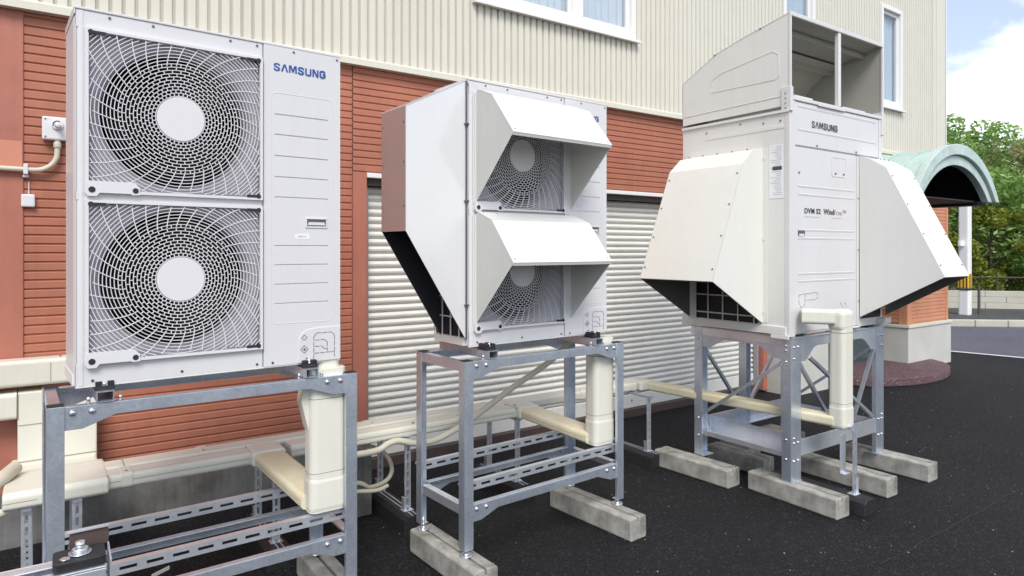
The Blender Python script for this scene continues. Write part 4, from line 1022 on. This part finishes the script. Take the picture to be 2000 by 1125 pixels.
c = MB(); c.box(-.006, W+.006, -.012, .004, 2.982, 3.008); c.box(-.006, .008, -.012, .004, 2.497, 2.982); c.box(W-.008, W+.006, -.012, .004, 2.497, 2.982); c.build('mouth_rim', 'lidwhite', td, bevel=.003)
c = MB(); ol = [(.07, 2.63), (.07, 2.76), (.11, 2.79), (.50, 2.735), (.58, 2.70), (.58, 2.62), (.09, 2.61)]
c.tube([(-.003, a, b_) for a, b_ in ol+[ol[0]]], .0018, 6); c.tube([(-.003, .0, 2.50), (-.003, .4, 2.495), (-.003, .82, 2.49)], .0025, 6)
c.build('pressed_rib', 'ivory', td)
c = MB(); c.box(-.010, .02, -.014, .05, 2.40, 2.55); c.box(W-.02, W+.012, -.014, .05, 2.36, 2.52); c.build('fixing_bracket', 'lidwhite', td, bevel=.002)
c = MB()
for z in (2.42, 2.45, 2.48, 2.51): c.cyl((-.011, .02, z), (-1, 0, 0), .004, .003, 8); c.cyl((W+.012, .0, z-.03), (1, 0, 0), .004, .004, 8)
for y, z in ((.20, 2.955), (.55, 2.87)): c.cyl((-.004, y, z), (-1, 0, 0), .005, .004, 8)
c.build('duct_screw', 'screw', td)

# stand of the tall unit
T3 = empty('equipment_stand', (3.74, 2.345, 0)); W3, D3, H3 = 1.14, .74, 1.005
tag(T3, 'heavy galvanised stand with cross braces under the tall top-blowing unit', 'stand')
def leg3(x, y, sx, sy, wl=.105):
    l = MB(); l.box(x, x+sx*wl, y, y+sy*.004, .123, H3); l.box(x, x+sx*.004, y+sy*.004, y+sy*wl*.62, .123, H3); l.box(x+sx*(wl-.004), x+sx*wl, y+sy*.004, y+sy*.03, .123, H3)
    l.box(x, x+sx*(wl+.01), y-sy*.004, y+sy*.08, .1205, .1225)
    lo = l.build('leg', 'steel', T3, bevel=.0015)
    b_ = MB(); bolts(b_, [(x+sx*.03, y, z) for z in (.25, .36, .39, .88, .95)]+[(x+sx*.075, y, z) for z in (.25, .36, .95)], (0, -sy, 0), .007)
    bolts(b_, [(x, y+sy*.035, z) for z in (.26, .38, .86, .93, .96)], (-sx, 0, 0), .007); b_.build('bolt', 'bolt', lo)
leg3(0, 0, 1, 1); leg3(W3, 0, -1, 1); leg3(0, D3, 1, -1); leg3(W3, D3, -1, -1); leg3(.50, D3, 1, -1)
def web(L, a=.05, H=.15): # top beam with gusset corners
    return [(0, 0), (L, 0), (L, -H), (L-.06, -H), (L-.15, -.075), (L-.19, -.062), (.19, -.062), (.15, -.075), (.06, -H), (0, -H)]
for y, nm in ((.004, 0), (D3-.008, 1)):
    c = MB(); c.prism([(a+.105, H3+b_) for a, b_ in web(W3-.21)], 'y', y, y+.004); c.box(0, W3, y-.012 if nm == 0 else y, y+.055 if nm == 0 else y+.012, H3+.001, H3+.006); c.build('top_beam', 'steelb', T3, bevel=.001)
for x, nm in ((.004, 0), (W3-.008, 1)):
    c = MB(); c.prism([(a+.065, H3+b_) for a, b_ in web(D3-.13, H=.13)], 'x', x, x+.004); c.box(x, x+(.05 if nm == 0 else -.05), .06, D3-.06, H3-.004, H3+.0); c.build('top_beam', 'steel', T3, bevel=.001)
# bearers between stand and unit
c = MB(); c.box(.0, .045, .05, D3+.05, H3+.0065, H3+.0095)
for x in (.0,): c.box(x+.001, x+.004, .05, D3+.03, .96, H3+.004)
c.build('bearer', 'steelb', T3)
c = MB(); c.box(.08, .16, .01, .09, H3+.0065, H3+.019); c.box(W3-.2, W3-.12, .01, .09, H3+.0065, H3+.019); c.build('rubber_pad', 'black', T3, bevel=.002)
# lower channels
for y, f_ in ((.004, 1), (D3-.008, -1)):
    c = MB(); c.box(.106, W3-.106, y, y+.004, .27, .372); c.box(.106, W3-.106, y+(.004 if f_ > 0 else -.06), y+(.06 if f_ > 0 else .0), .2665, .2695); c.build('lower_beam', 'steelb', T3, bevel=.001)
for x, f_ in ((.004, 1), (W3-.008, -1)):
    c = MB(); c.box(x+(.16 if f_ > 0 else -.16), x+(.164 if f_ > 0 else -.156), .008, D3-.008, .275, .375) if False else None
    c.box(x, x+.004, .07, D3-.07, .268, .30); c.box(x+(.004 if f_ > 0 else -.14), x+(.14 if f_ > 0 else .0), .02, D3-.02, .2685, .272); c.box(x+(.14 if f_ > 0 else -.144), x+(.144 if f_ > 0 else -.14), .02, D3-.02, .2685, .375)
    c.build('lower_beam', 'steelb', T3, bevel=.001)
# braces
def brace(a, b_, up=(0, 1, 0)):
    c = MB(); c.bar(a, b_, .026, .004, up); d = Vector(b_)-Vector(a)
    o = c.build('brace', 'steel', T3); return o
zl, zh = .40, .865
brace((-.002, .10, zh), (-.002, D3-.08, zl), up=(1, 0, 0)) if False else None
def brace2(a, b_, n_):
    """angle-iron brace, n_ = face normal"""
    c = MB(); a = Vector(a); b_ = Vector(b_); d = (b_-a).normalized(); n_ = Vector(n_); y = n_.cross(d).normalized(); L = (b_-a).length
    m = Matrix((d, y, n_)).transposed().to_4x4(); m.translation = a; c.M = m
    c.box(0, L, -.0105, .0105, 0, .003); c.box(0, L, -.0105, -.008, -.018, 0); c.build('brace', 'steel', T3)
brace2((.000, .07, .845), (.0, D3-.06, .405), (-1, 0, 0))
brace2((.10, -.002, .855), (W3-.10, -.002, .40), (0, -1, 0)) if False else None
brace2((.10, .012, .86), (.52, .012, .385), (0, -1, 0)); brace2((.21, -.004, .86), (W3-.09, -.004, .40), (0, -1, 0)) if False else None
brace2((.22, .006, .87), (W3-.13, .006, .385), (0, -1, 0)); brace2((W3-.11, .010, .86), (W3*.5+.18, .010, .39), (0, -1, 0))
brace2((.10, D3-.012, .86), (.5, D3-.012, .40), (0, -1, 0)); brace2((W3-.1, D3-.012, .86), (.62, D3-.012, .40), (0, -1, 0))
brace2((W3-.004, .08, .85), (W3-.004, D3-.07, .40), (-1, 0, 0))
sleeper(3.60, 3.74, 2.72, 3.32, 'concrete block under the rear left leg of the cross-braced stand', yaw=3)
sleeper(3.715, 3.85, 2.04, 2.64, 'split-ended concrete block under the front left leg of the cross-braced stand', yaw=-2)
sleeper(4.00, 4.13, 2.72, 3.18, 'concrete block lying inside the cross-braced stand behind its lower left beam', yaw=2)
sleeper(4.30, 4.43, 2.04, 2.66, 'concrete block in front of the cross-braced stand between its two front legs', yaw=-2)
sleeper(4.80, 4.94, 2.02, 2.60, 'concrete block under the front right leg of the cross-braced stand', yaw=0)
sleeper(4.60, 4.90, 2.95, 3.25, 'concrete block under the rear right leg of the cross-braced stand', groove=False)
sleeper(4.22, 4.36, 2.98, 3.24, 'short concrete block under the middle rear leg of the cross-braced stand', groove=False)

# ================================================================== DUCTS
GD = 'cream pipe ducts between wall and units'
def ductrun(pts, w, h, name, label, m='duct', r=.018, couplers=(), group=GD, seam=True):
    """rectangular slim duct through axis-aligned points; each segment is a rounded prism"""
    T = empty(name, pts[0]); tag(T, label, 'duct', group); o0 = Vector(pts[0])
    return T
def seg(T, p, axis, L, wa, wb, m='duct', name='duct_cover', r=.018, grow=0):
    """segment starting at p (centre of section) along axis for L; wa, wb = section sizes in the two other axes (order x,y,z)"""
    mb = MB(); x, y, z = p; P = rrect(-wa/2-grow, wa/2+grow, -wb/2-grow, wb/2+grow, r, 4)
    if axis == 'x': mb.prism([(y+a, z+b_) for a, b_ in P], 'x', x, x+L, smooth=False)
    if axis == 'y': mb.prism([(x+a, z+b_) for a, b_ in P], 'y', y, y+L, smooth=False)
    if axis == 'z': mb.prism([(x+a, y+b_) for a, b_ in P], 'z', z, z+L, smooth=False)
    return mb.build(name, m, T, bevel=.0015 if grow == 0 else .003)
DA = R; ZC, DH, DW = .533, .062, .128
def hline(T, p, axis, L, side, m='ductline'):
    return None
def elbow(T, c, sx, sy, sz, name='elbow', m='duct', r=.022):
    mb = MB(); x, y, z = c; mb.box(x-sx/2, x+sx/2, y-sy/2, y+sy/2, z-sz/2, z+sz/2); return mb.build(name, m, T, bevel=r, seg=4)
def lip(T, x0, x1, y, z, m='ductline'):
    mb = MB(); mb.box(x0, x1, y-.0012, y, z-.001, z+.001); return mb.build('cover_joint', m, T)
def slant(T, a, b_, w_, m='ductstain'):
    a = Vector(a); b_ = Vector(b_); d = (b_-a).normalized(); y = Vector((0, 0, 1)).cross(d).normalized(); z = d.cross(y)
    m4_ = Matrix((d, y, z)).transposed().to_4x4(); m4_.translation = a; mb = MB(); mb.M = m4_
    mb.prism(rrect(-w_/2, w_/2, -DH/2, DH/2, .02, 4), 'x', 0, (b_-a).length); o = mb.build('duct_cover', m, T, bevel=.0015)
    mb = MB(); mb.M = m4_; mb.box(.02, (b_-a).length-.03, w_/2-.0005, w_/2+.0006, -.002, .0005); mb.box(.02, (b_-a).length-.03, -w_/2-.0006, -w_/2+.0005, -.002, .0005); mb.build('cover_joint', 'ductline', T); return o
# front row, serves the left unit
A = empty('pipe_duct', (0, 0, 0)); tag(A, 'cream slim duct from the wall drop to the nearest unit, rising through its stand', 'duct', GD)
seg(A, (-.12, 3.435, ZC), 'x', .955, DW, DH); lip(A, .23, .83, 3.3705, ZC+.004); lip(A, -.1, .2, 3.364, ZC+.004)
elbow(A, (.905, 3.42, ZC), .165, .17, DH+.014); slant(A, (.905, 3.36, ZC), (.952, 2.78, .492), .145)
seg(A, (.975, 2.757, .46), 'z', .595, .155, .100, r=.03); elbow(A, (.975, 2.757, .533), .160, .105, .166, r=.03)
seg(A, (.975, 2.757, .622), 'z', .004, .155, .100, m='ductline', name='cover_joint', r=.03, grow=.0008)
seg(A, (.975, 2.757, .93), 'z', .004, .155, .100, m='ductline', name='cover_joint', r=.03, grow=.0012)
seg(A, (.985, 2.78, 1.03), 'z', .07, .10, .09, name='duct_cover', r=.03)
mb = MB(); mb.prism([(.897, .80), (.868, .92), (.88, 1.00), (.92, 1.0), (.92, .80)], 'y', 2.735, 2.80); mb.build('flared_edge', 'duct', A, bevel=.004)
for q in ((.835, .006, 3.3505, 3.5195),):
    mb = MB(); mb.box(.828, .834, 3.368, 3.502, ZC-DH/2-.001, ZC+DH/2+.001); mb.build('cover_joint', 'ductline', A)
# back row to tall unit
Cc = empty('pipe_duct', (0, 0, 0)); tag(Cc, 'cream slim duct running to the tall unit at right and rising in front of it', 'duct', GD)
seg(Cc, (-.12, 3.567, ZC+.002), 'x', 3.72, DW, DH); elbow(Cc, (3.69, 3.555, ZC+.002), .15, .165, DH+.014)
# slanting branch toward the tall unit
mb = MB(); a = Vector((3.73, 3.49, ZC)); b_ = Vector((3.935, 2.17, .515)); d = (b_-a).normalized(); sdv = Vector((0, 0, 1)).cross(d)
m = Matrix((d, sdv, Vector((0, 0, 1)))).transposed().to_4x4(); m.translation = a; mb.M = m
mb.prism(rrect(-.055, .055, -DH/2, DH/2, .018, 4), 'x', 0, (b_-a).length); mb.build('duct_cover', 'ductstain', Cc, bevel=.0015)
seg(Cc, (3.955, 2.150, .505), 'z', .62, .125, .10, r=.028); elbow(Cc, (3.955, 2.150, .545), .129, .104, .15, r=.026); elbow(Cc, (3.952, 2.152, 1.125), .134, .106, .13, r=.03)
seg(Cc, (3.955, 2.150, .625), 'z', .004, .125, .10, m='ductline', name='cover_joint', r=.028, grow=.0008)
seg(Cc, (3.955, 2.150, 1.05), 'z', .004, .125, .10, m='ductline', name='cover_joint', r=.028, grow=.0015)
mb = MB(); a = Vector((3.905, 2.165, 1.145)); b_ = Vector((3.815, 2.30, 1.145)); 
mb2 = MB(); P = rrect(-.05, .05, -.045, .045, .02, 4)
d = (b_-a).normalized(); sdv = Vector((0, 0, 1)).cross(d); m = Matrix((d, sdv, Vector((0, 0, 1)))).transposed().to_4x4(); m.translation = a; mb2.M = m; mb2.prism(P, 'x', 0, (b_-a).length+.02); mb2.build('duct_cover', 'duct', Cc, bevel=.0015)
# duct for the middle unit
B = empty('pipe_duct', (0, 0, 0)); tag(B, 'cream slim duct branching to the hooded middle unit and rising inside its stand', 'duct', GD)
seg(B, (1.02, 3.435, ZC), 'x', 1.40, DW, DH); elbow(B, (2.49, 3.42, ZC), .165, .17, DH+.014); slant(B, (2.49, 3.36, ZC), (2.555, 2.815, .492), .145)
seg(B, (2.575, 2.795, .46), 'z', .595, .150, .100, r=.03); elbow(B, (2.575, 2.795, .533), .155, .105, .166, r=.03)
seg(B, (2.575, 2.795, .625), 'z', .004, .150, .100, m='ductline', name='cover_joint', r=.03, grow=.0008); seg(B, (2.575, 2.795, .955), 'z', .004, .150, .100, m='ductline', name='cover_joint', r=.03, grow=.0015)
lip(B, 1.02, 2.40, 3.3705, ZC+.004)
for T_, x0_, x1_, yc_ in ((B, 1.37, 1.975, 3.435), (B, 2.03, 2.40, 3.435), (Cc, 1.55, 2.295, 3.567), (A, .33, .82, 3.435), (Cc, .67, 1.495, 3.567), (Cc, 2.35, 3.045, 3.567), (Cc, 3.10, 3.6, 3.567)):
    for dy_ in (-.034, .034):
        mb = MB(); mb.box(x0_, x1_, yc_+dy_-.0007, yc_+dy_+.0007, ZC+DH/2-.001, ZC+DH/2+(.0022 if T_ == Cc else .0003)); mb.build_one('cover_joint', 'ductline', T_)
for x in (2.415,): mb = MB(); mb.box(x-.006, x, 3.368, 3.502, ZC-DH/2-.001, ZC+DH/2+.001); mb.build('cover_joint', 'ductline', B)
mb = MB()
for x in (1.72, 2.43): mb.cyl((x, 3.42, ZC+DH/2+.001 if x < 2 else ZC+DH/2+.0065), (0, 0, 1), .007, .003, 8)
mb.build('screw', 'dark', B)
# wall drop fitting at the far left
Wd = empty('wall_duct', (0, 0, 0)); tag(Wd, 'wide cream duct dropping down the terracotta wall behind the nearest unit and turning outward', 'duct', GD)
seg(Wd, (-1.6, 4.27, .755), 'x', 1.49, .13, .135, r=.02); 
mb = MB(); mb.prism(rrect(-.107, .048, .43, .822, .04, 6, (0, 1, 0, 0)), 'y', 4.205, 4.335); mb.build('drop_cover', 'duct', Wd, bevel=.006)
mb = MB(); mb.prism(rrect(.060, .236, .43, .775, .02, 4, (0, 1, 1, 0)), 'y', 4.205, 4.335); mb.build('drop_cover', 'duct', Wd, bevel=.006)
mb = MB(); mb.prism([(4.335, .36), (4.335, .455), (4.19, .455), (3.95, .475), (3.72, .555), (3.64, .568), (3.36, .568), (3.345, .55), (3.345, .508), (3.36, .494), (3.70, .47)], 'x', -.135, .232); mb.build('outward_elbow', 'duct', Wd, bevel=.008)
mb = MB(); mb.box(-.11, .238, 4.2025, 4.2045, .468, .472); mb.box(.3, .304, 3.50, 3.635, ZC+DH/2-.01, ZC+DH/2+.004); mb.box(-.137, -.02, 3.3435, 3.3445, .529, .531); mb.build('cover_joint', 'ductline', Wd)
mb = MB(); mb.box(.226, .232, 3.362, 3.368, .55, .572); mb.box(-.105, .046, 4.2025, 4.2045, .655, .658); mb.box(-.107, -.103, 4.2025, 4.2045, .688, .82); mb.build('cover_joint', 'ductline', Wd)
Wu = empty('wall_duct', (0, 0, 0)); tag(Wu, 'upper cream duct running level along the terracotta wall at the left edge', 'duct', GD)
seg(Wu, (-1.6, 4.27, .918), 'x', 1.74, .13, .135, r=.02)
mb = MB()
for x in (-.20, .03): mb.box(x, x+.003, 4.2035, 4.2055, .87, .965)
mb.build('cover_joint', 'ductline', Wu)
mb = MB(); mb.cyl((.075, 4.27, .985), (0, 0, 1), .006, .004, 8); mb.build('screw', 'dark', Wu)

for T_, y_, xs_ in ((A, 3.435, (.28,)), (B, 3.435, (1.32, 1.98)), (Cc, 3.567, (.62, 1.50, 2.30, 3.05))):
    for x_ in xs_:
        seg(T_, (x_, y_, ZC+.002), 'x', .045, DW, DH, name='coupler', grow=.0028)
        mb = MB(); mb.cyl((x_+.022, y_-.03, ZC+.002+DH/2+.0025), (0, 0, 1), .005, .0025, 8); mb.build('screw', 'screw', T_)
# duct supports
def strut_post(mb, x, y, z0, z1, w=.038, d=.022):
    old = mb.M; mb.M = Matrix.Translation((x, y, z1)) @ Matrix.Rotation(R(90), 4, 'Y'); L = z1-z0
    # slotted face toward the camera (-y)
    slotted(mb, L, h=w, d=d, pitch=.05, slot=.034); mb.M = old
def rack(x, y0, y1, label, base=True):
    T = empty('duct_support', (x, y0, 0)); tag(T, label, 'duct support', 'slotted strut supports under the ducts')
    L = y1-y0
    for y in (0, L):
        mb = MB(); strut_post(mb, 0, y, .10, .478, w=.036); mb.build('strut', 'steelb', T)
    mb = MB(); mb.box(.0, .036, -.02, L+.05, .479, .4995); mb.build('crossbar', 'steel', T, bevel=.002)
    mb = MB(); 
    for y in (0, L): mb.box(-.012, .048, y-.012, y+.035, .0965, .0995); mb.box(-.006, .0, y-.004, y+.03, .10, .17)
    mb.build('foot_bracket', 'steelb', T)
    mb = MB(); mb.prism([(-.055, .0), (.09, .0), (.078, .075), (.055, .095), (-.02, .095), (-.043, .075)], 'y', -.09, L+.10); mb.box(.006, .03, -.088, L+.098, .0955, .0962); o = mb.build('rubber_base', 'black', T, bevel=.004)
    mb = MB(); mb.box(.002, .008, -.088, L+.098, .0963, .1); mb.box(.028, .034, -.088, L+.098, .0963, .1); mb.build('base_rail', 'steel', o)
rack(-.075, 3.38, 3.72, 'slotted strut support at the far left under the wide duct elbow')
rack(.10, 3.38, 3.72, 'slotted strut support just right of the nearest stand left leg')
rack(.93, 3.38, 3.72, 'slotted strut support behind the elbow of the nearest duct branch')
rack(1.645, 3.37, 3.74, 'slotted strut support on black rubber base just left of the middle stand')
rack(2.42, 3.40, 3.72, 'slotted strut support behind the middle stand at the branch elbow')
rack(3.56, 3.36, 3.75, 'slotted strut support on black rubber base between middle and right stands')
# post under the rising duct by the tall unit
T = empty('duct_support', (3.93, 2.06, 0)); tag(T, 'slotted strut with a galvanised bracket beside the front left leg of the cross-braced stand', 'duct support', 'slotted strut supports under the ducts')
mb = MB(); strut_post(mb, .0, .0, .10, .475, w=.038); mb.build('strut', 'steelb', T)
mb = MB(); strut_post(mb, -.02, .44, .10, .475, w=.036); mb.build('strut', 'steelb', T)
mb = MB(); mb.box(.0, .03, .02, .5, .476, .4945); mb.build('crossbar', 'steel', T, bevel=.002)
mb = MB(); mb.box(-.05, .012, .055, .058, .22, .45); mb.box(-.05, .012, .025, .055, .217, .22); mb.build('bracket', 'steelb', T, bevel=.002)
mb = MB(); mb.box(-.012, .05, -.015, .035, .0965, .0995); mb.box(.039, .045, -.006, .03, .10, .19); mb.build('foot_bracket', 'steelb', T)
mb = MB(); mb.prism([(-.055, .0), (.09, .0), (.078, .075), (.055, .095), (-.02, .095), (-.043, .075)], 'y', -.09, .54); mb.build('rubber_base', 'black', T, bevel=.004)

# flexible conduits behind the middle unit
def smooth(pts, k=8):
    P = [Vector(p) for p in pts]; P = [P[0]*2-P[1]]+P+[P[-1]*2-P[-2]]; o = []
    for i in range(1, len(P)-2):
        for j in range(k):
            t = j/k; a, b_, c_, d_ = P[i-1:i+3]
            o.append(.5*((2*b_)+(c_-a)*t+(2*a-5*b_+4*c_-d_)*t*t+(3*b_-a-3*c_+d_)*t**3))
    o.append(P[-2]); return o
mb = MB(); mb.tube(smooth([(2.50, 2.92, 1.05), (2.383, 3.0, .912), (2.218, 3.15, .75), (2.068, 3.29, .587), (1.93, 3.315, .515), (1.797, 3.32, .476), (1.685, 3.335, .476), (1.592, 3.34, .503), (1.53, 3.34, .497), (1.472, 3.34, .473), (1.356, 3.34, .470), (1.15, 3.40, .465)]), .0175, 10)
o = mb.build('flexible_conduit', 'cable'); tag(o, 'cream flexible conduit sagging diagonally from the hooded unit down past its stand', 'conduit', 'conduits behind the middle stand')
mb = MB(); mb.tube(smooth([(1.25, 3.60, .455), (1.466, 3.60, .443), (1.522, 3.56, .431), (1.601, 3.55, .382), (1.642, 3.55, .316), (1.645, 3.55, .256), (1.601, 3.55, .215), (1.50, 3.52, .215), (1.426, 3.50, .26), (1.25, 3.5, .29)]), .013, 8)
o = mb.build('cable_loop', 'cable'); tag(o, 'cream cable looping down beside the strut support behind the nearest stand', 'cable', 'conduits behind the middle stand')
mb = MB(); mb.tube(smooth([(1.2, 3.46, .27), (1.426, 3.47, .222), (1.53, 3.48, .205), (1.60, 3.50, .21)]), .012, 8)
o = mb.build('cable_loop', 'cable'); tag(o, 'second lower cream cable hanging above the asphalt behind the nearest stand', 'cable', 'conduits behind the middle stand')
mb = MB(); mb.box(1.40, 1.575, 3.66, 3.80, .0, .37); o = mb.build('ground_box', 'found', None, bevel=.006); tag(o, 'grey upright housing in shadow right of the nearest stand', 'box')
mb = MB(); mb.tube(smooth([(-.9, 3.45, .50), (-.3, 3.40, .50), (-.16, 3.5, .58), (-.10, 3.62, .60)]), .03, 8)
o = mb.build('insulated_pipe', 'cable'); tag(o, 'taped pale pipe entering the wide duct elbow at the left edge', 'pipe')
mb = MB(); mb.tube(smooth([(-.9, 3.40, .44), (-.3, 3.36, .46), (-.12, 3.40, .485)]), .018, 8)
o = mb.build('insulated_pipe', 'cable'); tag(o, 'thin pale pipe under the wide duct elbow at the left edge', 'pipe')

# foreground stand end, lower left
T = empty('equipment_stand', (.085, 1.22, 0)); T.rotation_euler.z = R(-1); tag(T, 'end of a galvanised double rail with black rubber mount in the lower left corner', 'stand')
mb = MB(); zt = 1.055
mb.box(-1.2, -.004, .062, .066, zt-.03, zt+.0); mb.box(-1.2, -.004, .040, .062, zt-.003, zt); mb.box(-1.2, -.004, .0, .017, zt-.003, zt); mb.box(-1.2, -.004, .0, .0035, zt-.07, zt-.0035); mb.box(-1.2, -.004, .0627, .0657, zt-.07, zt-.031)
mb.box(-1.2, -.004, .004, .062, zt-.069, zt-.066)
rl = mb.build('rail', 'steelb', T, bevel=.001)
mb = MB(); mb.prism(rrect(-.074, -.004, .0045, .060, .008, 3), 'z', zt+.0005, zt+.016); rp_ = mb.build('rubber_mount', 'black', T, bevel=.002)
mb = MB(); mb.cyl((-.038, .032, zt+.0165), (0, 0, 1), .016, .002, 18); mb.cyl((-.038, .032, zt+.0185), (0, 0, 1), .0115, .006, 6); mb.cyl((-.038, .032, zt+.0245), (0, 0, 1), .0065, .010, 14); mb.cyl((-.058, .018, zt+.0165), (0, 0, 1), .008, .0012, 5); mb.build('mount_bolt', 'bolt', rp_)
mb = MB(); mb.prism(rrect(-.052, .003, zt+.008, zt+.036, .006, 3, (1, 1, 1, 1)), 'y', .072, .076); mb.build('end_plate', 'brown', T, bevel=.001)
mb = MB(); mb.box(-.054, .004, .0765, .079, zt+.034, zt+.0375); mb.box(-.055, .004, .068, .0765, zt+.0365, zt+.0385); mb.box(.0008, .0035, .0, .078, zt-.07, zt+.008); mb.build('end_lip', 'steelb', T)
mb = MB(); mb.box(-.62, -.57, .01, .06, 0, zt-.07); mb.build('leg', 'steel', T, bevel=.002)
gr_ = MB(); rg = random.Random(8)
for _ in range(420):
    x = rg.uniform(1.4, 9.5); y = rg.uniform(.8, 3.6); r_ = rg.uniform(.002, .0055)
    a = rg.uniform(0, 3); p = [(x+r_*math.cos(a+k*2.1)*rg.uniform(.7, 1.3), y+r_*math.sin(a+k*2.1)*rg.uniform(.7, 1.3), .001) for k in range(3)]
    gr_.add(p+[(x, y, .001+r_*rg.uniform(.7, 1.2))], [(0, 1, 3), (1, 2, 3), (2, 0, 3)])
o = gr_.build('loose_grit', 'conc'); tag(o, 'scattered pale grit and tiny stones on the black asphalt', 'gravel', kind='stuff')
mb = MB(); mb.bar((.42, 3.55, .006), (.50, 3.60, .006), .02, .006, up=(0, 0, 1)); o = mb.build('paper_scrap', 'poster'); tag(o, 'small white scrap lying on the asphalt behind the nearest stand', 'litter')
